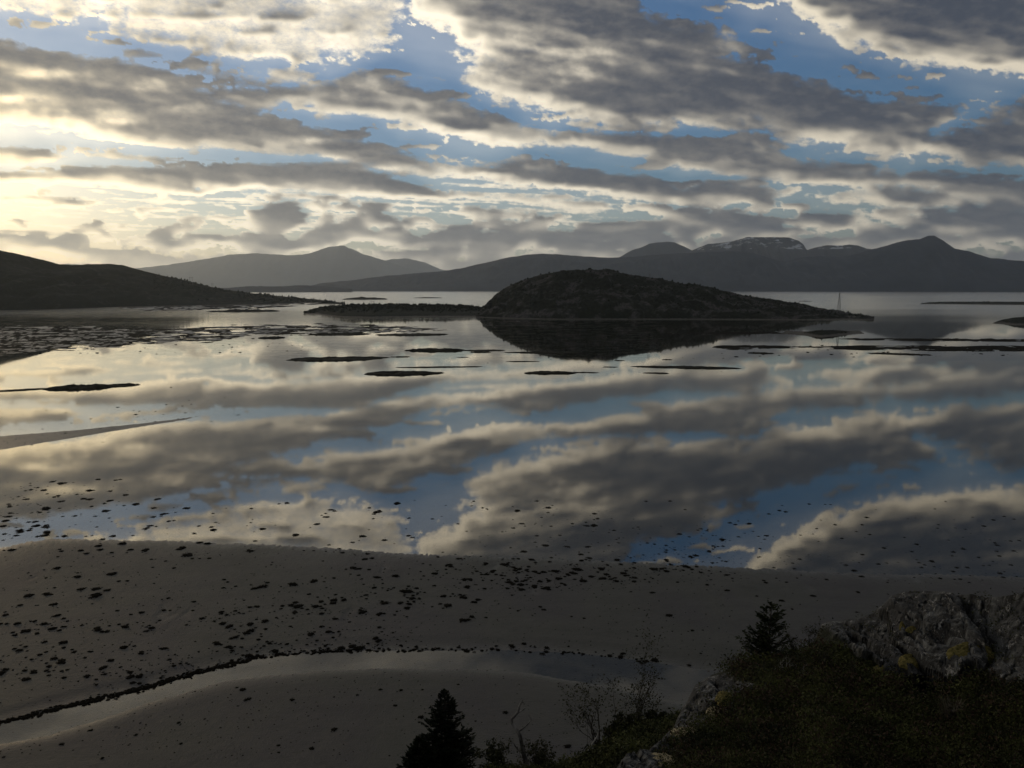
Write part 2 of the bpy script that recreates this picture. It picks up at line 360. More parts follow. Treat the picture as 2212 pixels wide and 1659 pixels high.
# ---------------------------------------------------------------- tidal flat and sea
SHORE = [(-400,1200),(-100,1190),(0,1185),(60,1172),(110,1164),(200,1167),(400,1170),(640,1180),(900,1198),(1100,1203),(1300,1212),(1500,1222),(1700,1232),(1900,1240),(2212,1246),(2600,1252)]
CH_UP = [(-300,1625),(0,1563),(150,1525),(300,1490),(420,1455),(560,1420),(700,1408),(900,1405),(1100,1405),(1250,1412),(1400,1430),(1500,1445),(1700,1465),(2300,1500)]
CH_LO = [(-300,1680),(0,1607),(100,1590),(200,1560),(300,1525),(400,1495),(480,1475),(560,1463),(700,1448),(850,1443),(1000,1446),(1150,1455),(1300,1480),(1420,1510),(1500,1530),(1700,1560),(2300,1650)]
BARS = [ # sand and mud banks seen edge-on: outline, ragged, slope
 ([(-200,948),(0,942),(150,930),(300,915),(400,903),(440,896),(400,907),(250,931),(100,956),(0,972),(-200,1000)], .8, .04),
 ([(-300,704),(0,706),(200,706),(330,712),(500,704),(700,701),(850,705),(965,711),(900,716),(780,719),(560,723),(480,735),(300,745),(200,752),(100,757),(0,768),(-300,800)], 7, .03),
 ([(250,665),(420,659),(680,660),(560,667),(330,672)], 1.5, .03),
 ([(1440,719),(1600,717),(1740,716),(1868,718),(1760,722),(1600,722),(1440,722)], 1.2, .03),
 ([(1533,750),(1560,745),(1640,745),(1750,748),(1850,746),(2050,747),(2400,747),(2400,758),(2050,760),(1950,756),(1850,757),(1750,752),(1650,754),(1580,756)], 1.6, .08),
 ([(1802,732),(1850,730),(1950,731),(2100,731),(2400,733),(2400,740),(2100,738),(1950,737),(1850,735)], 1.3, .08),
 ]
def flat_height(P):
    """height of sand above the still water, from the traced shorelines"""
    X, Y = project(P); wx, wy = P[..., 0], P[..., 1]
    n = fbm(wx/14, wy/14, 4, 11); nf = fbm(wx/.6, wy/2.4, 3, 13); nl = fbm(wx/90, wy/200, 3, 19)
    s = Y-interp(X, SHORE)+n*3.0+nf*6.0
    z = np.where(s > 0, .018*s/(1+s*.05), .012*s/(1-s*.006))
    up, lo = interp(X, CH_UP), interp(X, CH_LO)
    c = np.minimum(Y-up+n*3+nf*2.0, lo-Y+n*5+nf*3)
    z = np.where(Y > 1300, np.where(c > 0, -np.minimum(c, 20)*.012-.004, np.minimum(np.maximum(z, .02), -c*.012)), z)
    pool = fbm(wx/9+40, wy/22, 4, 53)
    z = np.where((z > .03) & (Y > 1200) & (Y < 1420), z-.9*np.clip(pool-.36, 0, 1)*np.clip(z*6, 0, 1), z)
    z = np.where(z > 0, z*(1+.35*n)+nf*.018*np.minimum(z*12, 1), z)
    z = np.maximum(z, -1.6-1.2*sstep(1100, 800, Y)*0)
    for bi, (Pg, rg, sl) in enumerate(BARS):
        ys = [p[1] for p in Pg]; m = (Y > min(ys)-14) & (Y < max(ys)+14)
        if not m.any(): continue
        d = poly_sd(X[m], Y[m]*1.0, Pg)
        streak = fbm(X[m]/70, Y[m]/2.8, 4, 23)*rg+fbm(X[m]/16, Y[m]/1.5, 3, 29)*rg*.35
        zz = np.minimum((np.minimum(d*.8, (1.6, rg*.26, .9, .5, .75, .65)[bi])+streak*1.15-.2)*sl, .25)
        z[m] = np.maximum(z[m], zz)
    return z
def weed_cover(P):
    """brown weed and mud over the far banks"""
    X, Y = project(P); k = sstep(790, 765, Y)
    s = fbm(X/55, Y/3.0, 4, 33)+.6*fbm(X/14, Y/1.5, 3, 35)
    right = sstep(1380, 1500, X)
    return k*np.clip(sstep(-.22, .28, s*1.5+.15+1.2*right), 0, 1)
def m_sand():
    m, nt, _, lk = new_mat('wet_sand'); v = coords(nt)
    a = noise(nt, v, .035, 5, .55, .6); b = noise(nt, v, .9, 8, .65); c = noise(nt, v, 5, 5, .7)
    v2 = coords(nt, (.25, 1, 1)); st = noise(nt, v2, .25, 5, .6)
    col = ramp(nt, a, [(.3, (.028, .031, .028)), (.46, (.046, .048, .043)), (.58, (.038, .037, .041)), (.72, (.062, .061, .057))])
    col = mixc(nt, math_n(nt, 'MULTIPLY', ramp(nt, b, [(.3, 1.0), (.46, 0.0)]), .5), col, (.03, .03, .022))
    col = mixc(nt, math_n(nt, 'MULTIPLY', ramp(nt, c, [(.28, 1.0), (.36, 0.0)]), .7), col, (.018, .018, .013))
    col = mixc(nt, math_n(nt, 'MULTIPLY', ramp(nt, st, [(.35, 0.0), (.7, 1.0)]), .35), col, (.070, .070, .066))
    wd = N(nt, 'ShaderNodeAttribute', attribute_name='weed').outputs['Fac']
    col = mixc(nt, math_n(nt, 'MULTIPLY', wd, .9), col, (.012, .011, .007))
    g = N(nt, 'ShaderNodeNewGeometry'); sp = N(nt, 'ShaderNodeSeparateXYZ'); lk.new(g.outputs['Position'], sp.inputs[0])
    wet = ramp(nt, math_n(nt, 'MULTIPLY', sp.outputs[2], 4.0), [(0.0, 1.0), (.5, .35), (1.0, 0.0)])
    deep = ramp(nt, math_n(nt, 'MULTIPLY', sp.outputs[2], -1.0), [(0.1, 0.0), (1.0, 1.0)])
    col = mixc(nt, deep, col, (.012, .022, .020))
    rough = math_n(nt, 'MULTIPLY_ADD', wet, -.34, .68)
    wv = N(nt, 'ShaderNodeTexWave'); wv.inputs['Scale'].default_value = .9; wv.inputs['Distortion'].default_value = 16; wv.inputs['Detail'].default_value = 4; wv.inputs['Detail Scale'].default_value = 1.2
    lk.new(coords(nt, (.35, 1, 1)), wv.inputs['Vector']); wv.bands_direction = 'Y'
    h = math_n(nt, 'ADD', math_n(nt, 'MULTIPLY', b, .8), math_n(nt, 'MULTIPLY', c, .45)); h = math_n(nt, 'MULTIPLY_ADD', wv.outputs[0], .07, h)
    spc = math_n(nt, 'MULTIPLY_ADD', wd, -.34, .35); rough = math_n(nt, 'MAXIMUM', rough, wd)
    p = bsdf(nt, col, rough, spc, h, 1.0, .30)
    out(nt, p.outputs[0]); return m
def build_ground():
    Ys = np.concatenate([np.arange(1760, 1235, -2.6), np.arange(1235, 1150, -1.4), np.arange(1150, 1000, -4.0), np.arange(1000, 880, -2.2), np.arange(880, 780, -5), np.arange(780, 655, -1.1), [652, 648, 644, 640, 635, 630, 626, 624, 622.8]])
    c_r = EYE/np.tan(-np.arcsin(ray(CX, Ys)[..., 2]))
    r = np.concatenate([[1, 30, 55, 75], c_r]); r.sort()
    r = r[r < 35000]; r = np.append(r, [35500.])
    azf = np.arctan(((np.arange(-160, 2380, 3.4))-CX)/FD/math.cos(PITCH))
    az = np.concatenate([np.radians(np.arange(-180, math.degrees(azf[0])-2, 4)), azf, np.radians(np.arange(math.degrees(azf[-1])+2, 179, 4))])
    RR, AZ = np.meshgrid(r, az, indexing='ij')
    P = np.stack([RR*np.sin(AZ), RR*np.cos(AZ), 0*RR], -1)
    z = flat_height(P)
    X, Y = project(P)
    inner = (RR > 70) & (P[..., 1] > 20) & (np.abs(AZ) < math.radians(40))
    z = np.where(inner, z, np.where(RR < 200, .15, -1.5)); z = np.where(RR > 3500, -4, z)
    P[..., 2] = z
    me = mesh_np('tidal_flat', P.reshape(-1, 3), grid_faces(len(r), len(az), True), m_sand())
    add_attr(me, 'weed', weed_cover(P)); obj('ground', me, kind='structure')
build_ground()
def m_water():
    m, nt, _, lk = new_mat('still_water'); v = coords(nt)
    g = N(nt, 'ShaderNodeNewGeometry'); ln = N(nt, 'ShaderNodeVectorMath', operation='LENGTH'); lk.new(g.outputs['Position'], ln.inputs[0])
    far = ramp(nt, math_n(nt, 'MULTIPLY', ln.outputs['Value'], 1/4000), [(.25, 0.0), (.55, 1.0)])
    patch = noise(nt, coords(nt, (.35, 1, 1)), .0035, 4, .5)
    w = noise(nt, coords(nt, (.6, 1, 1)), .55, 3, .5)
    rip = math_n(nt, 'MULTIPLY', w, math_n(nt, 'MULTIPLY_ADD', far, 3.0, .35))
    bmp = N(nt, 'ShaderNodeBump'); bmp.inputs['Strength'].default_value = .25; bmp.inputs['Distance'].default_value = .012
    lk.new(rip, bmp.inputs['Height'])
    ro = math_n(nt, 'ADD', math_n(nt, 'MULTIPLY', far, .16), ramp(nt, patch, [(.38, .012), (.62, .042)]))
    gl = N(nt, 'ShaderNodeBsdfGlossy'); gl.inputs['Color'].default_value = (.97, .94, .88, 1); lk.new(ro, gl.inputs['Roughness']); lk.new(bmp.outputs[0], gl.inputs['Normal'])
    tr = N(nt, 'ShaderNodeBsdfTransparent'); tr.inputs['Color'].default_value = (.62, .74, .74, 1)
    fr = N(nt, 'ShaderNodeFresnel'); fr.inputs['IOR'].default_value = 1.95
    mx = N(nt, 'ShaderNodeMixShader'); lk.new(fr.outputs[0], mx.inputs[0]); lk.new(tr.outputs[0], mx.inputs[1]); lk.new(gl.outputs[0], mx.inputs[2])
    out(nt, mx.outputs[0]); return m
def build_water():
    r = np.array([60, 150, 400, 1000, 3000, 9000, 20000, 35400.]); az = np.radians(np.arange(0, 360, 6))
    RR, AZ = np.meshgrid(r, az, indexing='ij')
    P = np.stack([RR*np.sin(AZ), RR*np.cos(AZ), 0*RR], -1)
    obj('water', mesh_np('water', P.reshape(-1, 3), grid_faces(len(r), len(az), True), m_water()), kind='structure')
build_water()

# ---------------------------------------------------------------- hills, island and mountains
def landform(name, top, base, rbase, depth, mat, step=4, nv=26, rough=.05, back=1.0, prof=.75, seed=0, rock=0., kind='structure'):
    """a land mass: shoreline at horizontal distance rbase (None: where base meets the water), crest depth metres behind"""
    x0, x1 = top[0][0], top[-1][0]; X = np.arange(x0, x1+step*.5, step, dtype=float)
    yt = interp(X, top); yb = interp(X, base)
    if rbase is None:
        g = ground(X, yb); rb = np.hypot(g[:, 0], g[:, 1])
    else: rb = interp(X, rbase) if not np.isscalar(rbase) else np.full(len(X), float(rbase))
    taper = sstep(0, 1, np.minimum(X-x0, x1-X)/((x1-x0)*.08))*.85+.15
    rc = rb+depth*taper
    zc = at_r(X, yt, rc)[:, 2]; zc = np.maximum(zc, .5)
    d = ray(X, np.full(len(X), 620.)); ux = d[:, 0]/np.hypot(d[:, 0], d[:, 1]); uy = d[:, 1]/np.hypot(d[:, 0], d[:, 1])
    t = np.concatenate([[-.03, 0], np.linspace(0, 1, nv)[1:], [1.08, 1.25, 1.6, 2.1]])
    T, _ = np.meshgrid(t, X, indexing='ij')
    R = rb[None]+(rc-rb)[None]*T
    h = np.where(T <= 1, np.clip(T, 0, 1)**prof, 1-(np.clip(T-1, 0, 1.1)/1.1)**1.5*back)
    h = np.where(T < 0, -.02, h)
    PX = ux[None]*R; PY = uy[None]*R; S = zc.max()
    n = fbm(PX/(S*1.6)+seed, PY/(S*2.5), 5, seed+5, .55); n2 = fbm(PX/(S*.35), PY/(S*.6), 5, seed+9, .6)
    Z = zc[None]*h*(1+(n*.5)*np.clip(4*T*(1-T), 0, 1)*(T < 1))+S*rough*n2*np.clip(h*3, 0, 1)
    if rock:
        rn = 1-np.abs(fbm(PX/(S*.28), PY/(S*.28), 4, seed+31, .6))*2.2
        Z = Z+S*rock*rn*np.clip(h*2, 0, 1)*np.clip(1.2-h, .15, 1)
    gl = 1-np.abs(fbm(PX/(S*.55)+seed*3, PY/(S*2.4), 4, seed+41, .6))*2.6
    Z = Z-S*.07*np.clip(gl, 0, 1)*np.clip(4*T*(1-T), 0, 1)*(T < 1)
    Z = np.where(T < 0, -1, Z)
    V = np.stack([PX, PY, Z], -1).reshape(-1, 3)
    me = mesh_np(name, V, grid_faces(len(t), len(X)), mat)
    o = obj(name, me); o['kind'] = kind
    return V.reshape(len(t), len(X), 3), t, X
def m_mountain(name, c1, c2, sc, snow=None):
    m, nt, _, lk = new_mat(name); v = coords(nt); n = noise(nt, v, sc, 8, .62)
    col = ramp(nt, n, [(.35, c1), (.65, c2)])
    if snow:
        s = N(nt, 'ShaderNodeSeparateXYZ'); lk.new(v, s.inputs[0])
        vv = coords(nt, (1, 1, 3.5)); n2 = noise(nt, vv, .0042, 8, .7)
        hi = math_n(nt, 'GREATER_THAN', s.outputs[2], snow)
        k = math_n(nt, 'MULTIPLY', hi, ramp(nt, n2, [(.535, 0.0), (.56, 1.0)]))
        col = mixc(nt, k, col, (.42, .46, .52))
    out(nt, bsdf(nt, col, .95, .1, n, .6, .06/sc*.2).outputs[0]); return m
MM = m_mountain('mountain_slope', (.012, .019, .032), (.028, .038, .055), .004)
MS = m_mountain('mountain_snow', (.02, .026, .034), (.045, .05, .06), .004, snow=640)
BASE = [(-400,628.5),(3000,628.5)]
landform('mountain', [(-500,560),(-200,575),(60,583),(150,570),(200,575),(250,583),(305,579),(370,571),(440,560),(500,550),(560,547),(620,551),(655,550),(690,541),(712,534),(735,531),(760,538),(790,550),(830,562),(870,575),(930,590),(1000,600),(1100,612)], BASE, 26500, 2200, MM, step=5, rough=.03, seed=3, prof=.6)
landform('mountain', [(760,590),(820,566),(844,560),(881,558),(918,567),(952,582),(1000,590),(1060,600),(1120,615)], BASE, 29500, 1500, MM, step=5, rough=.03, seed=4)
landform('mountain', [(1280,600),(1320,566),(1340,554),(1365,540),(1385,534),(1400,527),(1420,523),(1440,522),(1455,524),(1475,532),(1492,541),(1510,550),(1530,580)], BASE, 14500, 1000, MM, step=3, rough=.018, seed=5)
landform('mountain', [(1440,575),(1480,547),(1495,540),(1527,527),(1540,526),(1590,519),(1610,513),(1640,512),(1700,513),(1720,520),(1732,528),(1739,540),(1760,534),(1783,529),(1805,531),(1830,528),(1850,531),(1868,538),(1900,541),(1940,560),(1980,590)], BASE, 13000, 1100, MS, step=2.5, rough=.02, seed=6, nv=34)
landform('mountain', [(480,627),(560,626),(650,622),(700,611),(760,606),(820,597),(880,592),(950,586),(1000,579),(1050,567),(1100,556),(1140,550),(1170,548),(1200,549),(1250,553),(1300,556),(1350,556),(1426,549),(1497,546),(1586,542),(1625,546),(1675,562),(1696,565),(1728,557),(1767,553),(1817,555),(1845,549),(1870,541),(1905,532),(1952,519),(1980,516),(1998,509),(2012,509),(2030,519),(2058,537),(2083,542),(2136,557),(2212,565),(2400,574),(2700,600)], BASE, 9600, 1300, MM, step=3, rough=.02, seed=7, nv=30, prof=.7)
landform('headland', [(440,622),(490,622),(540,618),(600,619),(650,616),(700,618),(760,624)], [(0,627),(1000,627.2)], 8200, 300, MM, step=3, rough=.08, seed=8)

def m_scrub(name, rockmix, c_rock=(.085, .078, .076)):
    m, nt, _, lk = new_mat(name); v = coords(nt)
    a = noise(nt, v, .035, 8, .65); b = noise(nt, v, .22, 6, .65)
    col = ramp(nt, b, [(.3, (.007, .009, .006)), (.55, (.014, .017, .010)), (.75, (.024, .025, .015))])
    k = ramp(nt, a, [(.60-rockmix*.1, 0.0), (.70-rockmix*.1, 1.0)])
    rk = ramp(nt, noise(nt, coords(nt, (1, 1, .5)), .3, 8, .7), [(.35, (c_rock[0]*.25,)*3), (.6, c_rock)])
    col = mixc(nt, math_n(nt, 'MULTIPLY', k, rockmix), col, rk)
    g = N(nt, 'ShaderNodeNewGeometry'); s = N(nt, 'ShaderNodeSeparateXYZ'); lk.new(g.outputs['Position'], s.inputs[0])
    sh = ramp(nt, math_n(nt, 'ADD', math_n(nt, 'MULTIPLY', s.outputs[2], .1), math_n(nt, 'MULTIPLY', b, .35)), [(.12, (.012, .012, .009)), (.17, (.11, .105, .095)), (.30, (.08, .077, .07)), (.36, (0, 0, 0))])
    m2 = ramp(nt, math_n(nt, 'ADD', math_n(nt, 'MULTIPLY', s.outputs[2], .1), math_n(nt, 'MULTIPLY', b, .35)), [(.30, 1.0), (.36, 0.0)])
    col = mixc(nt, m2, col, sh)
    out(nt, bsdf(nt, col, .95, .1, b, .9, 1.2).outputs[0]); return m
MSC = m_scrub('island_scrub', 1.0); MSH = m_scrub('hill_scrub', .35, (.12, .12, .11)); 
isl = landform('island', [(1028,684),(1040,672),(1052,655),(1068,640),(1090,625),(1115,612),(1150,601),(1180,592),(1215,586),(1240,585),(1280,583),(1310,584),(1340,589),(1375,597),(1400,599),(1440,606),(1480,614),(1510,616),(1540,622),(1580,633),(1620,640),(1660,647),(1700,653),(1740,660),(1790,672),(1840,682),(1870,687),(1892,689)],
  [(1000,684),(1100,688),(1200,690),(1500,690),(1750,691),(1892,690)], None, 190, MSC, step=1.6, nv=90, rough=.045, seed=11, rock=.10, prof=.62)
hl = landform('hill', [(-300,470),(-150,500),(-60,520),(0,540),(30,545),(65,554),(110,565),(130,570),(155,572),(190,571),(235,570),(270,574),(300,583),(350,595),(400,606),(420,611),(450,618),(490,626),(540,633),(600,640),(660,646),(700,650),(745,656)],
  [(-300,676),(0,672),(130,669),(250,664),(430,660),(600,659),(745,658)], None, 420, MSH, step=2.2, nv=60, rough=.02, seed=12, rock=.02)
nk = landform('spit', [(655,676),(668,672),(700,664),(760,659),(850,659),(950,659),(1000,661),(1060,665),(1100,670)],
  [(655,678),(690,680),(740,685),(800,686),(900,684),(1030,684),(1100,686)], None, 260, MSH, step=2.2, nv=30, rough=.04, seed=13, prof=.5)
sm = landform('spit', [(1690,721),(1740,718),(1770,714),(1800,713),(1830,715),(1850,718),(1872,720)], [(1700,722),(1780,728),(1870,721)], None, 40, MSH, step=1.5, nv=14, rough=.2, seed=14)
e1 = landform('spit', [(1990,656),(2010,653),(2060,652),(2120,652),(2212,652),(2400,650),(2500,656)], [(1990,657),(2200,659),(2500,659)], None, 180, MSH, step=2, nv=12, rough=.25, seed=15)
e2 = landform('headland', [(2150,698),(2175,690),(2200,686),(2240,682),(2300,676),(2400,668),(2480,690)], [(2150,699),(2200,702),(2480,705)], None, 90, MSH, step=2, nv=16, rough=.1, seed=16)

# tiny conifers and birches that fringe the crests: a far-off wood
def m_leaf(name, c1, c2, sc=1.5):
    return simple(name, c1, c2, sc, .9, .02, .1)
MWOOD = m_leaf('wood_foliage', (.008, .011, .006), (.020, .024, .012), .2)
def wood(name, surf, n, hmin, hmax, crest=.75, seed=1, xr=None):
    V, t, X = surf; rng = np.random.default_rng(seed); vs = []; fs = []; k = 0
    for _ in range(n):
        j = int(rng.integers(1, V.shape[1]-2))
        if xr and not (xr[0] < X[j] < xr[1]): continue
        i = int(np.argmin(np.abs(t-(1.0-abs(rng.normal(0, 1-crest))))))
        p = V[i, j]+(V[i, j+1]-V[i, j])*rng.random()
        if p[2] < .8: continue
        h = hmin+(hmax-hmin)*rng.random()**2.4; w = h*(.3+.4*rng.random())
        m = 6; rings = [(0, .3), (.15, 1), (.45, .75), (.7, .5), (.9, .15)]
        for (zz, ww) in rings:
            for a in range(m):
                an = a/m*6.283+zz*3; q = w*ww*(.6+.7*rng.random())
                vs.append((p[0]+math.cos(an)*q, p[1]+math.sin(an)*q, p[2]-.3+h*(zz+.08*(rng.random()-.5))))
        for r_ in range(len(rings)-1):
            for a in range(m):
                fs.append((k+r_*m+a, k+r_*m+(a+1) % m, k+(r_+1)*m+(a+1) % m, k+(r_+1)*m+a))
        k += m*len(rings)
    obj(name, mesh_np(name, np.array(vs), np.array(fs), MWOOD, False), kind='stuff')
wood('island_woods', isl, 1600, 1., 4.2, .6, 1)
wood('hillside_woods', hl, 2600, 2, 8, .75, 2, (330, 745))
wood('spit_woods', nk, 2600, 1.5, 6, .7, 3)
wood('islet_woods', sm, 60, .8, 2.2, .5, 4); wood('shore_woods', e1, 120, 2, 6, .5, 5)

# ---------------------------------------------------------------- weedy islets in the shallows
MISL = simple('islet_turf', (.006, .007, .004), (.022, .021, .012), .6, .9, .3)
def islet(X, Y, hw, hh, label, group='low islets in the shallow bay', seed=0, lobes=None):
    c = ground(X, Y); dist = math.hypot(c[0], c[1]); px = dist/FD
    L = hw*px; H = hh*px*1.0; W = max(L*.16, hh*.9*dist*dist/(EYE*FD)); W = min(W, L*.6)
    rng = np.random.default_rng(seed+100); nr, na = 10, 110
    rr = np.linspace(0, 1, nr)[:, None]; an = np.linspace(0, 2*math.pi, na, endpoint=False)[None]
    edge = 1+.22*fbm(np.cos(an)*1.5+seed, np.sin(an)*1.5, 3, seed)+.22*fbm(np.cos(an)*9+seed, np.sin(an)*9, 3, seed+1)
    x = rr*np.cos(an)*L*edge; y = rr*np.sin(an)*W*edge*(.75+.25*np.cos(an*1+seed))
    prof = np.sqrt(np.clip(1-rr**1.6, 0, 1))*(.72+.55*fbm(x/L*2.5+seed*3, y/W*.8, 3, seed+2))
    z = H*np.clip(prof, 0, 2)*(.8+.5*fbm(x/L*9+seed, y/W*2, 4, seed+8))+rng.normal(0, H*.09, x.shape)*(rr > 0)*(rr < 1)-.25*(rr >= 1)
    V = np.stack([x, y, z+0*x], -1).reshape(-1, 3); F = grid_faces(nr, na, True)
    me = mesh_np('islet', V, F, MISL); o = obj('islet', me, label=label, category='islet', group=group)
    o.location = (c[0], c[1], 0); o.rotation_euler = (0, 0, -math.atan2(c[0], c[1])+rng.normal(0, .04)); return o
IS = [
 (940,757,62,6.5,'largest rounded dark islet just below the tip of the island reflection'),
 (1043,757,48,2.2,'thin dark bar trailing from the rounded islet toward the island reflection'),
 (728,775,106,5.5,'long narrow dark islet with blunt right end, left of the rounded islet'),
 (872,807,85,6.8,'broad dark lens-shaped islet farthest down the bay centre'),
 (1190,806,58,5.2,'dark mound with a thin right tail, below the island reflection'),
 (1262,805,32,1.6,'thin tail of dark weed right of the dark mound'),
 (1480,794,114,3.6,'very long thin dark bar right of the bay centre'),
 (1417,806,30,2.0,'small dark sliver just below the very long thin bar'),
 (866,771,21,2.2,'tiny dark islet between the long narrow and rounded islets'),
 (950,793,98,1.9,'hair-thin dark bar above the broad lens-shaped islet'),
 (1130,781,36,1.5,'small thin weed bar under the reflected island slope'),
 (1038,761,22,2.6,'small dark hump beside the thin trailing bar'),
 (1172,762,82,2.6,'dark flat bar lying inside the island reflection'),
 (738,722,64,4.2,'dark flat islet at the right end of the mud flat'),
 (891,723,74,3.8,'dark bar ending in a blunt right tip above the rounded islet'),
 (586,730,28,4.2,'small domed dark islet at the lower edge of the mud flat'),
 (1318,793,17,1.5,'tiny weed sliver left of the very long thin bar'),
 (1338,779,12,1.4,'tiny dot-like islet above the weed sliver'),
 (1441,777,11,1.6,'tiny dot-like islet nearest the long right weed bank'),
 (172,838,62,8.2,'tall dark double-humped islet on the bright water at far left'),
 (252,833,44,5.0,'low right shoulder joined to the double-humped islet'),
 (50,842,50,2.2,'thin dark bar at the left frame edge beside the double-humped islet'),
 (1644,763,27,2.6,'small dark islet just under the long right weed bank'),
 (1941,765,60,2.2,'thin dark bar with tufts under the right weed bank'),
 (525,673,72,5.5,'dark low islet between the left hill tip and the wooded spit'),
 (790,647,47,6.5,'dark smooth-backed islet out in the bright fjord'),
 (925,644,30,2.8,'low skerry with a pole pylon out in the bright fjord'),
 (1000,772,14,1.0,'faint weed streak below the thin trailing bar'),
 (1740,651,14,1.2,'tiny skerry carrying a sea mark in the right fjord'),
]
for k, (X, Y, hw, hh, lb) in enumerate(IS): islet(X, Y, hw, hh, lb, seed=k)

# ---------------------------------------------------------------- pylons and sea mark
MSTEEL = simple('galvanised_steel', (.10, .10, .105), (.16, .16, .165), 2.0, .6, .01, .4)
def bars(segs, r):
    V = []; F = []; k = 0
    for a, b, *w in segs:
        a = np.array(a, float); b = np.array(b, float); ww = w[0] if w else r; d = b-a; L = np.linalg.norm(d); d /= L
        u = np.cross(d, (0, 0, 1)) if abs(d[2]) < .9 else np.cross(d, (1, 0, 0)); u /= np.linalg.norm(u); v = np.cross(d, u)
        for p in (a, b):
            for s, t in ((1, 1), (-1, 1), (-1, -1), (1, -1)): V.append(p+u*s*ww+v*t*ww)
        F += [(k, k+1, k+5, k+4), (k+1, k+2, k+6, k+5), (k+2, k+3, k+7, k+6), (k+3, k, k+4, k+7), (k+3, k+2, k+1, k), (k+4, k+5, k+6, k+7)]
        k += 8
    return np.array(V), np.array(F)
def lattice_mast(X, Yb, Yt, r):
    b = at_r(X, Yb, r); t = at_r(X, Yt, r); H = t[2]-b[2]; W = 2.3
    e = empty('lattice_pylon', tuple(b), 'tall tapering steel lattice pylon at the right end of the island', 'pylon')
    def w(z): return W*(1-z/H)*.85+.35
    legs = [((sx*w(-.5), sy*w(-.5), -1.5), (sx*w(H), sy*w(H), H)) for sx in (1, -1) for sy in (1, -1)]
    for a_, b_ in legs: obj('leg', mesh_np('leg', *bars([(a_, b_)], .11), MSTEEL, False), e)
    zs = [0]
    while zs[-1] < H-1.2: zs.append(zs[-1]+max(1.2, w(zs[-1])*1.7))
    br = []
    for z0, z1 in zip(zs[:-1], zs[1:]):
        z1 = min(z1, H)
        for s in (1, -1):
            br += [((-w(z0), s*w(z0), z0), (w(z1), s*w(z1), z1)), ((w(z0), s*w(z0), z0), (-w(z1), s*w(z1), z1)),
                   ((s*w(z0), -w(z0), z0), (s*w(z1), w(z1), z1)), ((s*w(z0), w(z0), z0), (s*w(z1), -w(z1), z1))]
    obj('bracing', mesh_np('bracing', *bars(br, .045), MSTEEL, False), e)
    obj('platform', mesh_np('platform', *bars([((-.9, 0, H), (.9, 0, H), .3), ((0, 0, H), (0, 0, H+1.2), .1)], .2), MSTEEL, False), e)
lattice_mast(1812, 674, 633, 1330)
def h_pylon(X, Yb, Yt, r, label, gap=3.6):
    b = at_r(X, Yb, r); t = at_r(X, Yt, r); H = t[2]-b[2]
    e = empty('pole_pylon', tuple(b), label, 'pylon', 'twin-pole power pylons')
    e.rotation_euler = (0, 0, -math.atan2(b[0], b[1]))
    for s in (-1, 1): obj('pole', mesh_np('pole', *bars([((s*gap/2, 0, -2), (s*gap/2, 0, H))], .28), MSTEEL, False), e)
    obj('crossarm', mesh_np('crossarm', *bars([((-gap*1.1, 0, H*.9), (gap*1.1, 0, H*.9))], .22), MSTEEL, False), e)
h_pylon(413, 614, 598, 2230, 'twin-pole pylon standing highest on the slope of the left hill', 5.5)
h_pylon(459, 622, 612, 2260, 'faint twin-pole pylon just right of the highest one on the left hill', 3)
h_pylon(584, 640, 631, 2150, 'twin-pole pylon low on the wooded tip of the left hill', 5)
h_pylon(805, 660, 650, 1700, 'twin-pole pylon among the trees of the wooded spit', 4)
h_pylon(911, 645, 637, 3600, 'twin-pole pylon on the skerry out in the bright fjord', 8)
h_pylon(1404, 601, 591, 1420, 'small twin-pole pylon on the right shoulder of the island crest', 2)
def sea_mark():
    p = ground(1738, 651); e = empty('sea_mark', (p[0], p[1], .6), 'tiny dark pointed sea mark on its skerry in the right fjord', 'sea mark')
    V, F = bars([((0, 0, 0), (0, 0, 7), .35)], .3); obj('post', mesh_np('post', V, F, MSTEEL, False), e)
    n = 8; a = np.arange(n)/n*6.283
    V = np.concatenate([np.stack([np.cos(a)*2.2, np.sin(a)*2.2, 0*a], -1), np.stack([np.cos(a)*.5, np.sin(a)*.5, 0*a+5], -1)])
    obj('cone', mesh_np('cone', V, grid_faces(2, n, True), MSTEEL, False), e)
sea_mark()

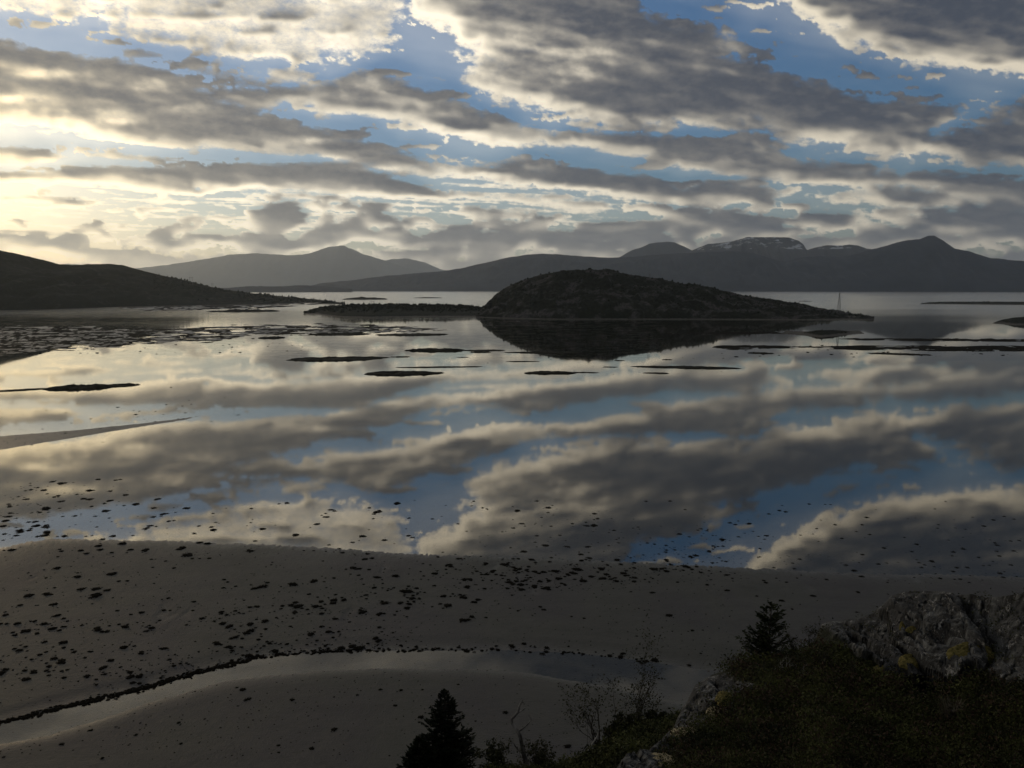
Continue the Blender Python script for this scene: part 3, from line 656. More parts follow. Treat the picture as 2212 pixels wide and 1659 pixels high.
# ---------------------------------------------------------------- seaweed clumps on sand and in the shallows
MWEED = simple('seaweed', (.002, .002, .0015), (.009, .008, .005), 9, .95, .05, .05)
def weed_variant(seed, nr=5, na=22):
    rng = np.random.default_rng(seed)
    rr = np.linspace(0, 1, nr)[:, None]; an = np.linspace(0, 2*math.pi, na, endpoint=False)[None]
    el = .55+.25*rng.random()
    edge = 1+.7*fbm(np.cos(an)*1.6+seed, np.sin(an)*1.6, 3, seed)+.7*fbm(np.cos(an)*5+seed, np.sin(an)*5, 2, seed+3)
    x = rr*np.cos(an)*edge*.5; y = rr*np.sin(an)*edge*.5*el*1.4
    z = .17*(1-rr**2)*(1+.7*fbm(x*5+seed, y*5, 3, seed+7))+rng.random(x.shape)*.035
    z = np.where(rr >= 1, -.02, np.maximum(z, .01))
    V = [np.stack([x, y, z+0*x], -1).reshape(-1, 3)]; F = [grid_faces(nr, na, True)]; k = nr*na
    for _ in range(34): # fronds sprawling past the rim
        a = rng.random()*6.283; r0 = .2+.3*rng.random(); L = .10+.2*rng.random(); w = .022
        c = np.array([math.cos(a)*r0, math.sin(a)*r0*el*1.4, .09*(1-r0)]); a2 = a+rng.normal(0, .5)
        d = np.array([math.cos(a2), math.sin(a2)*.9, 0])*L; s = np.array([-math.sin(a2), math.cos(a2), 0])*w
        up = np.array([0, 0, .03+.05*rng.random()])
        V.append(np.array([c-s, c+s, c+d*.6+s*.8+up, c+d*.6-s*.8+up])); F.append(np.array([[k, k+1, k+2, k+3]])); k += 4
    return np.concatenate(V), np.concatenate(F)
WV = [weed_variant(s) for s in range(9)]; WM = [mesh_np('seaweed_clump', v, f, MWEED) for v, f in WV]
WL = [weed_variant(s+50, 3, 9) for s in range(6)]
def weed_positions():
    rng = np.random.default_rng(21); L = []
    def put(X, Y, w): L.append((X, Y, w*.86))
    def sz(a, b): return a+(b-a)*rng.random()**3.6+(6*rng.random() if rng.random() < .04 else 0)
    # bare sand, clustered
    for _ in range(1150):
        X = rng.uniform(-40, 1500); c = 1355-.105*(X-350) if X > 350 else 1355+.02*(350-X)
        Y = c+rng.normal(0, 12 if rng.random() < .45 else 45)
        if Y < interp(X, SHORE)-2 or Y > interp(X, CH_UP)-3: continue
        if X > 1200 and rng.random() < .5: continue
        if gnoise(np.array([X/70.]), np.array([Y/22.]), 5)[0] < -.12: continue
        put(X, Y, sz(3, 20) if X > 420 else sz(2.5, 17))
    for _ in range(110):  put(rng.uniform(0, 330), rng.uniform(1390, 1480), sz(4, 22))
    for _ in range(1500): L.append((rng.uniform(0, 1600), rng.uniform(1190, 1640), rng.uniform(1.2, 4)))
    for _ in range(130):  put(rng.uniform(0, 900), rng.uniform(1185, 1330), sz(4, 24))
    for _ in range(170):  put(rng.normal(1150, 170), 1240+rng.normal(0, 16), sz(5, 20))
    for _ in range(850): # mirror shallows right of centre
        X = rng.uniform(1000, 2260); Y = rng.uniform(1080, 1262)
        if rng.random() > .35+.65*(Y-1080)/150: continue
        put(X, Y, sz(2.5, 13))
    for _ in range(120): put(rng.normal(1480, 90), 1190+rng.normal(0, 28), sz(5, 15))
    for _ in range(300): put(rng.uniform(0, 1300), rng.uniform(1080, 1200), sz(3, 19))
    for _ in range(170): put(abs(rng.normal(0, 170)), rng.uniform(1035, 1165), sz(4, 18))
    for _ in range(80): put(rng.uniform(1300, 2212), rng.uniform(1240, 1440), sz(4, 18))
    for _ in range(90): put(rng.uniform(550, 1420), 0, sz(5, 20)); X = L[-1][0]; L[-1] = (X, float(interp(X, CH_UP))+rng.normal(-4, 4), L[-1][2])
    for _ in range(200): put(rng.uniform(300, 900), float(0), sz(4, 13)); X = L[-1][0]; L[-1] = (X, float(interp(X, CH_UP))-abs(rng.normal(0, 26)), L[-1][2])
    for _ in range(110): put(rng.uniform(0, 1500), rng.uniform(1480, 1655), sz(3, 17))
    for _ in range(170): # specks round the far sand bar
        X = rng.uniform(0, 520); put(X, 945-.1*X+rng.normal(-8, 22), sz(2.5, 7))
    for _ in range(160): put(rng.uniform(0, 700), rng.uniform(712, 765), sz(3, 10))
    for _ in range(90): put(rng.uniform(1000, 1600), rng.uniform(770, 812), sz(2, 6))
    for _ in range(90): put(rng.uniform(1540, 2212), rng.uniform(745, 772), sz(3, 11))
    return L
def build_weed():
    rng = np.random.default_rng(5); W = weed_positions(); out_ = []
    for X, Y, w in W:
        p = ground(X, Y); s = w*np.linalg.norm(p-np.array([0, 0, EYE]))/FD; zz = float(flat_height(np.array([[p]]))[0, 0])
        out_.append((p[0], p[1], max(zz, -.05), s, rng.random()*6.283 if rng.random() < .3 else rng.normal(0, .5), w, Y, X))
    out_.sort(key=lambda q: -q[5])
    for k, (x, y, z, s, a, w, Y, X) in enumerate(out_[:300]):
        o = bpy.data.objects.new('seaweed_clump', WM[k % len(WM)]); C.objects.link(o)
        o.location = (x, y, z-.01); o.scale = (s, s*rng.uniform(.8, 1.5), s*rng.uniform(.5, .95)); o.rotation_euler = (0, 0, a); o['category'] = 'seaweed'
        up = float(interp(X, CH_UP)); sh = float(interp(X, SHORE)); size = 'broad' if w > 14.5 else ('middling' if w > 10.5 else 'small')
        if Y > 1300 and abs(Y-up) < 16: zone, grp = 'at the upper edge of the near tidal channel', 'seaweed along the channel edge'
        elif Y > up+10: zone, grp = 'on the lowest strip of sand below the channel', 'seaweed below the channel'
        elif Y < 1000: zone, grp = 'far out among the bay bars', 'weed patches far out in the bay'
        elif Y < sh-3: zone, grp = ('in the bright shallows at far left' if X < 520 else 'in the cloud-mirroring shallows of the middle' if X < 1250 else 'in the blue-grey shallows above the pine'), 'seaweed clumps in the shallows'
        elif Y < sh+22: zone, grp = 'just inside the waterline of the sand flat', 'seaweed along the waterline'
        elif X < 420: zone, grp = 'on the left end of the bare sand flat', 'seaweed clumps on the sand'
        elif X < 900: zone, grp = 'in the speckled belt across the bare sand', 'seaweed clumps on the sand'
        elif X < 1350: zone, grp = 'on the middle of the bare sand flat', 'seaweed clumps on the sand'
        else: zone, grp = 'on the sand behind the young pine', 'seaweed clumps on the sand'
        o['label'] = size+' dark ragged seaweed clump '+zone; o['group'] = size+' '+grp+' '+('left' if X < 520 else 'centre' if X < 1250 else 'right')
    Vs = []; Fs = []; k = 0
    for i, (x, y, z, s, a, w, Y, X) in enumerate(out_[300:]):
        v, f = WL[i % len(WL)]; ca, sa = math.cos(a), math.sin(a); v = v*[s, s*1.1, s*.8]
        Vs.append(np.stack([v[:, 0]*ca-v[:, 1]*sa+x, v[:, 0]*sa+v[:, 1]*ca+y, v[:, 2]+z], -1)); Fs.append(f+k); k += len(v)
    obj('seaweed_scatter', mesh_np('seaweed_scatter', np.concatenate(Vs), np.concatenate(Fs), MWEED), kind='stuff')
    # continuous drift line along the channel bank
    Vs = []; Fs = []; k = 0
    for _ in range(2600):
        X = rng.uniform(-60, 1440); c = float(interp(X, CH_UP)); den = float(interp(X, [(-60,.8),(480,1),(640,.35),(900,.10),(1440,.04)]))
        if rng.random() > den*(1 if X < 480 else .4+1.2*(fbm(np.array([X/45.]), np.array([.3]), 3, 46)[0] > 0)): continue
        th = float(interp(X, [(-60,2),(150,5),(420,7),(600,3.5),(1440,3)]))*(1+.9*float(fbm(np.array([X/50.]), np.array([.7]), 3, 45)[0]))
        p = ground(X, c-1+rng.normal(0, th*.55)); s = rng.uniform(2.5, 10)*np.linalg.norm(p-np.array([0, 0, EYE]))/FD
        v, f = WL[rng.integers(6)]; a = rng.random()*6.28; ca, sa = math.cos(a), math.sin(a); v = v*[s, s, s*1.1]
        Vs.append(np.stack([v[:, 0]*ca-v[:, 1]*sa+p[0], v[:, 0]*sa+v[:, 1]*ca+p[1], v[:, 2]+.01], -1)); Fs.append(f+k); k += len(v)
    obj('seaweed_drift_line', mesh_np('seaweed_drift_line', np.concatenate(Vs), np.concatenate(Fs), MWEED), label='long black line of seaweed along the near tidal channel', category='seaweed line')
build_weed()
# ---------------------------------------------------------------- the near hillside, rock ledge and plants
RIDGE = [(1100,1860),(1180,1790),(1290,1700),(1345,1659),(1380,1630),(1420,1600),(1455,1570),(1465,1545),(1480,1520),(1500,1482),(1530,1460),(1570,1447),(1590,1433),(1620,1421),(1660,1413),(1720,1404),(1760,1385),(1775,1347),(1800,1339),(1850,1336),(1880,1326),(1905,1312),(1925,1291),(1950,1282),(1990,1280),(2050,1283),(2100,1284),(2150,1288),(2212,1281),(2300,1272),(2400,1262),(2600,1270)]
R_DIST = [(1100,8.5),(1345,11),(1480,14.5),(1600,16),(1780,16.5),(1950,15.5),(2212,13.5),(2600,12)]
YB = 2050.0
def fg_point(X, Y):
    X = np.asarray(X, float); Y = np.asarray(Y, float)
    yr = interp(X, RIDGE); v = np.clip((Y-yr)/(YB-yr), 0, 1); dr = interp(X, R_DIST); db = 4.6
    p = .72+.75*sstep(1750, 2100, X)
    d = dr+(db-dr)*v**p
    return ray(X, Y)*d[..., None]+np.array([0, 0, EYE])
ROCK1 = [(1767,1330),(1767,1350),(1816,1380),(1843,1418),(1884,1430),(1911,1462),(1949,1481),(1960,1522),(2012,1518),(2035,1492),(2080,1478),(2131,1472),(2188,1484),(2260,1494),(2700,1510),(2700,1200),(1767,1200)]
ROCK2 = [(1300,1400),(1520,1456),(1577,1458),(1615,1473),(1624,1490),(1600,1508),(1580,1523),(1561,1540),(1516,1566),(1504,1585),(1466,1597),(1452,1625),(1425,1690),(1380,1800),(900,1900),(900,1500)]
def rock_mask(X, Y):
    w = fbm(X/26, Y/18, 4, 61)*16
    return sstep(-6, 6, np.maximum(poly_sd(X, Y, ROCK1), poly_sd(X, Y, ROCK2))+w)
def m_rock():
    m, nt, _, lk = new_mat('lichen_rock'); v = coords(nt); vs_ = coords(nt, (1, 1, .35))
    a = noise(nt, v, 1.1, 8, .65); b = noise(nt, vs_, 5.5, 8, .7, .5); c = noise(nt, v, 16, 6, .7)
    col = ramp(nt, b, [(.36, (.016, .017, .018)), (.47, (.055, .058, .06)), (.58, (.12, .125, .125)), (.70, (.26, .265, .265))])
    col = mixc(nt, ramp(nt, a, [(.35, 1.0), (.55, 0.0)]), col, (.035, .036, .038))
    l1 = noise(nt, v, 6.5, 10, .8, .8); li = math_n(nt, 'MULTIPLY', ramp(nt, l1, [(.555, 0.0), (.60, 1.0)]), ramp(nt, c, [(.42, .2), (.58, 1.0)]))
    dk = noise(nt, coords(nt, (1.8, 1.8, .4)), 2.6, 10, .75, .6)
    col = mixc(nt, ramp(nt, dk, [(.44, 1.0), (.53, 0.0)]), col, (.014, .015, .016))
    col = mixc(nt, math_n(nt, 'MULTIPLY', li, .7), col, (.40, .40, .39))
    k = N(nt, 'ShaderNodeAttribute', attribute_name='rock').outputs['Fac']
    soil = ramp(nt, c, [(.35, (.006, .007, .003)), (.65, (.022, .026, .008))])
    col = mixc(nt, k, soil, col)
    h = math_n(nt, 'ADD', b, math_n(nt, 'MULTIPLY', c, .4))
    out(nt, bsdf(nt, col, .85, .2, h, 1.0, .045).outputs[0]); return m
MROCK = m_rock()
def worley(x, y, s=0):
    ix, iy = np.floor(x), np.floor(y); f1 = np.full(x.shape, 9.); f2 = f1.copy(); idh = np.zeros(x.shape); gx = idh.copy(); gy = idh.copy()
    for a in (-1, 0, 1):
        for b in (-1, 0, 1):
            cx, cy_ = ix+a, iy+b; px = cx+hash2(cx, cy_, s); py = cy_+hash2(cx, cy_, s+7); d = np.hypot(px-x, py-y); h = hash2(cx, cy_, s+13)
            m = d < f1; f2 = np.where(m, f1, np.minimum(f2, d)); gx = np.where(m, x-px, gx); gy = np.where(m, y-py, gy); idh = np.where(m, h, idh); f1 = np.where(m, d, f1)
    return f1, f2, idh, gx, gy
def rock_relief(wx, wy, wz):
    # broken blocks: each cell tilts its own way, joints sunk between them
    u = wx*.9+wz*.25+.25*fbm(wx, wz*.8, 3, 201); v = wy*.45-wz*.8
    r = 0
    for sc, am, sd in ((.5, .40, 301), (1.3, .17, 311), (3.3, .085, 321), (8.5, .035, 341)):
        f1, f2, h, gx, gy = worley(u*sc, v*sc*.55+.3*fbm(u*sc, v*sc, 3, sd+5), sd); h2 = (h*7.3) % 1
        r = r+am*((h-.5)*1.1+gx*(h2-.5)*1.8+gy*((h*3.7) % 1-.5)*1.8-np.exp(-((f2-f1)/.05)**2)*.35)
    return r+fbm(wx*11, wz*6+wy*4, 4, 331, .7)*.06-np.clip(.12-np.abs(fbm(wx*1.3, wz*.35+wy*.2, 3, 351)), 0, 1)*1.3
def ledge_surface(XX, YY, Vv):
    P = fg_point(XX, YY); rk = rock_mask(XX, YY); wx, wy, wz = P[..., 0], P[..., 1], P[..., 2]
    lump = fbm(wx*.9, wy*.9, 4, 71)*.22; disp = lump*.5+rk*rock_relief(wx, wy, wz); fade = sstep(0, .035, Vv)*.8+.2
    P = P-ray(XX, YY)*(disp*fade)[..., None]*.6; P[..., 2] += disp*fade*.55
    return P, rk
def ledge_at(X, Y):
    # the highest of the surface points near this spot, so that what grows there is not buried
    xs, ys = np.meshgrid(X+np.linspace(-9, 9, 7), Y+np.linspace(-6, 6, 5)); yr = interp(xs, RIDGE)
    P, _ = ledge_surface(xs, ys, np.clip((ys-yr)/(YB-yr), 0, 1)); PX, PY = project(P)
    d = np.linalg.norm(P-[0, 0, EYE], axis=-1); dd = np.percentile(d, 25)
    return ray(float(X), float(Y))*dd+np.array([0, 0, EYE])
def build_ledge():
    X = np.arange(1100, 2600, 2.6); v = np.concatenate([np.linspace(0, .62, 190), np.linspace(.64, 1, 26)])
    Vv, XX = np.meshgrid(v, X, indexing='ij'); yr = interp(XX, RIDGE); YY = yr+(YB-yr)*Vv
    P, rk = ledge_surface(XX, YY, Vv)
    # the far side falls away behind the crest, the near side runs on under the viewpoint
    r0 = P[0]; u = r0-np.array([0, 0, EYE]); u[:, 2] = 0; u /= np.linalg.norm(u, axis=1)[:, None]
    back = [r0+u*a+np.array([0, 0, b]) for a, b in ((4.5, -9), (2.2, -4.5), (1.2, -1.8), (.5, -.5))]
    l0 = P[-1]; near = [l0*[.5, .5, 1]+[0, 0, .2], l0*[.1, -.6, 1]+[0, 0, .4]]
    G = np.concatenate([np.stack(back), P, np.stack(near)])
    rkk = np.concatenate([np.ones((4, len(X)))*rk[0], rk, np.zeros((2, len(X)))])
    me = mesh_np('rock_ledge', G.reshape(-1, 3), grid_faces(G.shape[0], len(X)), MROCK, False); add_attr(me, 'rock', rkk)
    obj('rock_ledge', me, label='lichen-spotted grey rock ledge with heath in the near bottom right corner', category='rock ledge')
build_ledge()
HILL_LINE = [(-900,1790),(950,1775),(1000,1725),(1060,1672),(1150,1660),(1230,1650),(1300,1622),(1340,1590),(1400,1565),(1480,1548),(1600,1560),(2300,1560),(3400,1700)]
def hill_z(x, y):
    r = np.hypot(x, y); X, Yp = project(np.stack([x, y, 0*x+EYE-r*.5], -1)); yl = interp(X, HILL_LINE)
    d = ray(np.clip(X, -1500, 3600), yl); t = -d[..., 2]/np.hypot(d[..., 0], d[..., 1])
    z = EYE-r*t-.012*(r-24)**2
    z = z+fbm(x*.25, y*.25, 4, 87)*.5*sstep(0, 10, r)-.25
    b = sstep(.25, -.3, y/np.maximum(r, .01)); return z*(1-b)+(47.6-.02*r)*b
def build_hillside():
    r = np.concatenate([np.arange(0.5, 16, 1.5), np.arange(16, 34, .45), np.arange(34, 75, 2.5)]); az = np.radians(np.concatenate([np.arange(-180, -34, 6), np.arange(-34, 40, .5), np.arange(40, 180, 6)]))
    R, A = np.meshgrid(r, az, indexing='ij'); x, y = R*np.sin(A), R*np.cos(A); z = np.maximum(hill_z(x, y), -2)
    me = mesh_np('hillside', np.stack([x, y, z], -1).reshape(-1, 3), grid_faces(len(r), len(az), True), MROCK); add_attr(me, 'rock', np.zeros(x.size))
    obj('hillside', me, kind='structure')
build_hillside()

MHEATH = simple('heath_leaf', (.006, .009, .003), (.060, .066, .020), 1.6, .8, .01, .15, det=8)
MCROW = simple('crowberry_leaf', (.025, .032, .006), (.085, .095, .022), 2.4, .8, .01, .15, det=8)
MBROWN = simple('heath_brown', (.012, .008, .006), (.060, .040, .026), 6.0, .85, .01, .15)
MNEED = simple('spruce_needle', (.004, .007, .004), (.012, .018, .008), 4.0, .8, .01, .15)
MPINE = simple('pine_needle', (.008, .013, .006), (.028, .036, .014), 6.0, .8, .01, .15)
MBIRCH = simple('birch_leaf', (.010, .012, .004), (.034, .036, .013), 8.0, .75, .01, .2)
MBARK = simple('dark_bark', (.015, .013, .011), (.05, .045, .04), 9.0, .9, .02)
MWHITE = simple('pale_bark', (.10, .10, .095), (.45, .44, .42), 7.0, .8, .02)
def leaves(P, size, rng, flat=.35, asp=.5):
    """one bent quad per point"""
    n = len(P); a = rng.normal(size=(n, 3)); a[:, 2] = np.abs(a[:, 2])*flat+.15; a /= np.linalg.norm(a, axis=1)[:, None]
    b = rng.normal(size=(n, 3)); b -= a*(a*b).sum(1)[:, None]; b /= np.linalg.norm(b, axis=1)[:, None]
    s = (size*rng.uniform(.5, 1.4, n))[:, None]
    V = np.stack([P, P+a*s*.5+b*s*asp*.5, P+a*s, P+a*s*.5-b*s*asp*.5], 1).reshape(-1, 3)
    return V, np.arange(n*4).reshape(n, 4)
def heath(name, n, Xr, Yr, mat, size, cond, seed, per=13, spread=.11, hgt=.12):
    rng = np.random.default_rng(seed); X = rng.uniform(*Xr, n); Y = rng.uniform(*Yr, n)
    yr = interp(X, RIDGE); rk = rock_mask(X, Y)
    ok = (Y > yr+1) & (rk < .45) & cond(X, Y, rng)
    X, Y = X[ok], Y[ok]; P = fg_point(X, Y); d = np.linalg.norm(P-[0, 0, EYE], axis=1)
    lump = fbm(P[:, 0]*.9, P[:, 1]*.9, 4, 71)*.11; P[:, 2] += lump*.55
    tall = np.clip(.8+1.6*fbm(P[:, 0]*1.6, P[:, 1]*1.6, 3, 95), .15, 2)
    Q = np.repeat(P, per, 0)+rng.normal(size=(len(P)*per, 3))*[spread, spread, 0]; Q[:, 2] += rng.random(len(Q))*hgt*np.repeat(tall, per)
    V, F = leaves(Q, size*np.repeat(np.clip(d/9, .6, 1.5), per), rng, .6, .45)
    obj(name, mesh_np(name, V, F, mat, False), kind='stuff')
heath('heath_foliage', 17000, (1380, 2330), (1400, 1700), MHEATH, .028, lambda X, Y, r: fbm(X/38, Y/17, 3, 5) > -.16, 1, 14)
heath('heather_twigs', 6500, (1450, 2330), (1400, 1700), MBROWN, .034, lambda X, Y, r: fbm(X/60, Y/30, 3, 8) > .02, 2, 11, .10, .16)

def crevice_plants():
    rng = np.random.default_rng(77); n = 2600; X = rng.uniform(1480, 2300, n); Y = rng.uniform(1285, 1600, n)
    ok = (Y > interp(X, RIDGE)+4) & (rock_mask(X, Y) > .6) & (fbm(X/22, Y/13, 4, 401) > .20); P = fg_point(X[ok], Y[ok])
    P[:, 2] += .04; Q = np.repeat(P, 14, 0)+rng.normal(size=(len(P)*14, 3))*[.07, .07, .035]
    V, F = leaves(Q, .035, rng, .6, .45); obj('crevice_plants', mesh_np('crevice_plants', V, F, MHEATH, False), kind='stuff')
crevice_plants()
heath('crowberry_foliage', 5200, (1500, 2330), (1400, 1700), MCROW, .022, lambda X, Y, r: fbm(X/70, Y/26, 3, 18) > .12, 3, 15, .09, .09)

def tube(pts, rads, m=5):
    pts = np.array(pts, float); V = []; 
    for i, p in enumerate(pts):
        t = pts[min(i+1, len(pts)-1)]-pts[max(i-1, 0)]; t /= np.linalg.norm(t)+1e-9
        u = np.cross(t, (.3, .9, .1)); u /= np.linalg.norm(u)+1e-9; w = np.cross(t, u)
        for k in range(m):
            a = k/m*6.283; V.append(p+(u*math.cos(a)+w*math.sin(a))*rads[i])
    return np.array(V), grid_faces(len(pts), m, True)
class Bag:
    def __init__(s): s.V = []; s.F = []; s.k = 0
    def add(s, v, f): s.V.append(v); s.F.append(f+s.k); s.k += len(v)
    def mesh(s, name, mat, sm=True): return mesh_np(name, np.concatenate(s.V), np.concatenate(s.F), mat, sm)
def conifer(name, base, H, R, label, cat, mat, seed, levels, per, dens, gap=0., power=.85, tw=.045, grp=None, lift=.25, twl=.16):
    rng = np.random.default_rng(seed); e = empty(name, tuple(base), label, cat, grp)
    v, f = tube([(0, 0, -.4), (0, 0, H*.5), (.02, 0, H*.97)], [H*.022, H*.013, .006], 7); obj('trunk', mesh_np('trunk', v, f, MBARK), e)
    wood_ = Bag(); pts = []; dirs = []
    for i in range(levels):
        h = (i+.5)/levels; z = H*(.04+.94*h); Lm = R*(1-h)**power+.04
        for k in range(per):
            if rng.random() < gap*(.4+.6*rng.random()): continue
            a = rng.random()*6.283; L = Lm*rng.uniform(.55, 1.12)*(1+.18*math.sin(3*a+i)); n = max(3, int(L*dens))
            zz = z+rng.normal(0, H/levels*.5)
            s = np.linspace(0, 1, n); rx = s*L
            rz = L*(-.22*s+lift*s**2+.12*h*s)
            br = np.stack([np.cos(a)*rx, np.sin(a)*rx, zz+rz], 1)
            if L > .25: 
                vv, ff = tube(br[[0, n//2, n-1]], [.012, .008, .003], 3); wood_.add(vv, ff)
            for q in range(1, n):
                for sd in (-1, 1, 0):
                    aa = a+sd*rng.uniform(.4, 1.1); dirs.append((math.cos(aa), math.sin(aa), rng.uniform(-.25, .45)+.5*h)); pts.append(br[q])
    for q in range(14): pts.append((0, 0, H*(.93+.05*rng.random()))); a = rng.random()*6.28; dirs.append((math.cos(a)*.4, math.sin(a)*.4, 1))
    P = np.array(pts); D = np.array(dirs); D /= np.linalg.norm(D, axis=1)[:, None]; n = len(P)
    s = (twl*rng.uniform(.5, 1.25, n)*np.clip((H-P[:, 2])/(.25*H)+.35, .35, 1))[:, None]; B = np.cross(D, rng.normal(size=(n, 3))); B /= np.linalg.norm(B, axis=1)[:, None]
    V = np.stack([P-B*tw*.3, P+D*s*.5+B*tw*.6, P+D*s, P+D*s*.5-B*tw*.6], 1).reshape(-1, 3)
    if wood_.V: obj('branches', wood_.mesh('branches', MBARK), e)
    obj('needles', mesh_np('needles', V, np.arange(n*4).reshape(n, 4), mat, False), e)
def hill_base(X, Yapex, r):
    t = at_r(X, Yapex, r); z = float(hill_z(np.array([t[0]]), np.array([t[1]]))[0]); return t, np.array([t[0], t[1], z])
t, b = hill_base(960, 1484, 26); conifer('spruce_tree', b, t[2]-b[2], 1.7, 'tall dark spruce with a pointed top at the bottom centre edge', 'tree', MNEED, 1, 44, 12, 15, .12, .9, .05, None, .32, .17)
t, b = hill_base(906, 1590, 25.6); conifer('spruce_tree', b, t[2]-b[2], 1.25, 'shorter dark spruce crowded against the left side of the tall spruce', 'tree', MNEED, 2, 36, 13, 13, .05, .9, .06, None, .2, .2)
t, b = hill_base(1012, 1668, 25); conifer('spruce_tree', b, t[2]-b[2], .8, 'low dark spruce top at the right foot of the tall spruce', 'tree', MNEED, 4, 30, 12, 13, .05, .9, .06, None, .2, .2)
b = fg_point(1660, 1424); t = ray(1660, 1306); dd = np.linalg.norm(b-[0, 0, EYE]); conifer('pine_tree', b-[0, 0, .05], 122*dd/FD, .40, 'small open-branched young pine standing alone on the edge of the ledge', 'tree', MPINE, 3, 13, 9, 34, .16, .75, .023, None, .6, .095)

def shrub(name, P, H, W, label, cat, seed, nst=4, leafn=300, leafs=.05, bark=MBARK, leaf=MBIRCH, thick=.016, lean=(0, 0), grp=None, depth=3, up=.75):
    """several stems that fork into twigs carrying scattered small leaves"""
    rng = np.random.default_rng(seed); e = empty(name, tuple(P), label, cat, grp); bag = Bag(); tips = []
    def grow(p, d, L, r, lev):
        pts = [p]; rad = [r]; n = 4
        for i in range(n):
            d = d+rng.normal(0, .17, 3)+np.array([lean[0]*.05, lean[1]*.05, .06]); d /= np.linalg.norm(d); pts.append(pts[-1]+d*L/n); rad.append(r*(1-.6*(i+1)/n))
            if lev >= depth-1: tips.append(pts[-1])
        v, f = tube(pts, rad, 4 if lev else 5); bag.add(v, f)
        if lev < depth:
            for k in range(rng.integers(2, 5)):
                i = rng.integers(1, n+1); dd = d+rng.normal(0, .62, 3)*[1, 1, .6]; dd[2] = abs(dd[2])*up+.12; dd /= np.linalg.norm(dd); grow(pts[i], dd, L*rng.uniform(.4, .68), rad[i]*.62, lev+1)
    for s in range(nst):
        d = np.array([rng.normal(0, .25*W/H)+lean[0], rng.normal(0, .25*W/H)+lean[1], 1.0]); d /= np.linalg.norm(d); grow(np.array([rng.normal(0, .05*W), rng.normal(0, .05*W), -.08]), d, H*rng.uniform(.45, .62), thick, 0)
    obj('stems', bag.mesh('stems', bark), e)
    if leafn:
        T = np.array(tips); Q = T[rng.integers(0, len(T), leafn)]+rng.normal(0, .035*max(H, .6), (leafn, 3))
        v, f = leaves(Q, leafs, rng, .6, .7); obj('foliage', mesh_np('foliage', v, f, leaf, False), e)
def at_hill(X, r):
    d = ray(X, 1600.); u = d[:2]/np.hypot(d[0], d[1]); p = u*r; return np.array([p[0], p[1], float(hill_z(p[:1], p[1:])[0])])
def hill_shrub(name, X, Ytop, r, W, label, cat, seed, nst, leafn, leafs, boost=1.12, **kw):
    p = at_hill(X, r); H = at_r(X, Ytop, r)[2]-p[2]; shrub(name, p, H*boost, W, label, cat, seed, nst, leafn, leafs, **kw)
hill_shrub('birch_sapling', 1375, 1441, 22.5, .35, 'tall thin upright sapling with few leaves, rising above the dark scrub', 'sapling', 31, 4, 900, .055, 1.5, thick=.024, up=2.4)
hill_shrub('birch_shrub', 1300, 1502, 22.8, 1.2, 'wide open birch shrub left of the tall thin sapling', 'shrub', 32, 5, 1700, .055, 1.25, thick=.032, lean=(.10, 0), depth=4)
hill_shrub('dead_sapling', 1236, 1566, 22.8, .4, 'small leafless forked sapling between the snag and the birch shrub', 'sapling', 33, 1, 0, .05, 1.3, thick=.02)
hill_shrub('leafy_shrub', 1345, 1535, 22.4, 1.0, 'dense dark leafy shrub at the left foot of the tall thin sapling', 'shrub', 34, 8, 3200, .07, 1.15)
hill_shrub('leafy_shrub', 1425, 1540, 22.2, 1.1, 'dark rounded shrub between the tall thin sapling and the rock', 'shrub', 38, 8, 3200, .07, 1.15)
hill_shrub('leafy_shrub', 1075, 1610, 23.5, .9, 'yellow-green leafy shrub between the tall spruce and the dead snag', 'shrub', 35, 7, 1900, .07, 1.15)
hill_shrub('leafy_shrub', 1172, 1608, 23.0, 1.0, 'green leafy shrub at the right foot of the dead snag', 'shrub', 36, 8, 2200, .07, 1.15)
hill_shrub('bare_shrub', 1150, 1570, 22.6, .6, 'twiggy half-bare shrub standing right behind the snag', 'shrub', 37, 4, 420, .05, 1.2)
for k, (X, Y, h, w, n, lb) in enumerate([
  (1712, 1412, .62, .5, 260, 'bushy birch scrub right beside the young pine'), (1752, 1402, .72, .6, 260, 'twiggy scrub where the heath meets the rock face'),
  (1622, 1426, .36, .3, 60, 'thin pale twigs on the left of the young pine'), (1690, 1452, .5, .6, 160, 'white-stemmed birch scrub below the young pine'),
  (1790, 1440, .55, .6, 200, 'low birch scrub under the left end of the rock face'), (1735, 1470, .42, .5, 120, 'scrubby birch with pale stems in the middle of the heath'),
  (1650, 1450, .35, .4, 120, 'little leafy scrub just below the pine trunk'), (1835, 1460, .4, .5, 160, 'dark scrub below the notch of the rock face')]):
    shrub('birch_scrub', fg_point(X, Y), h, w, lb, 'shrub', 50+k, 5, n, .028, thick=.008, grp='birch scrub on the ledge', bark=MWHITE if k in (3, 5) else MBARK)
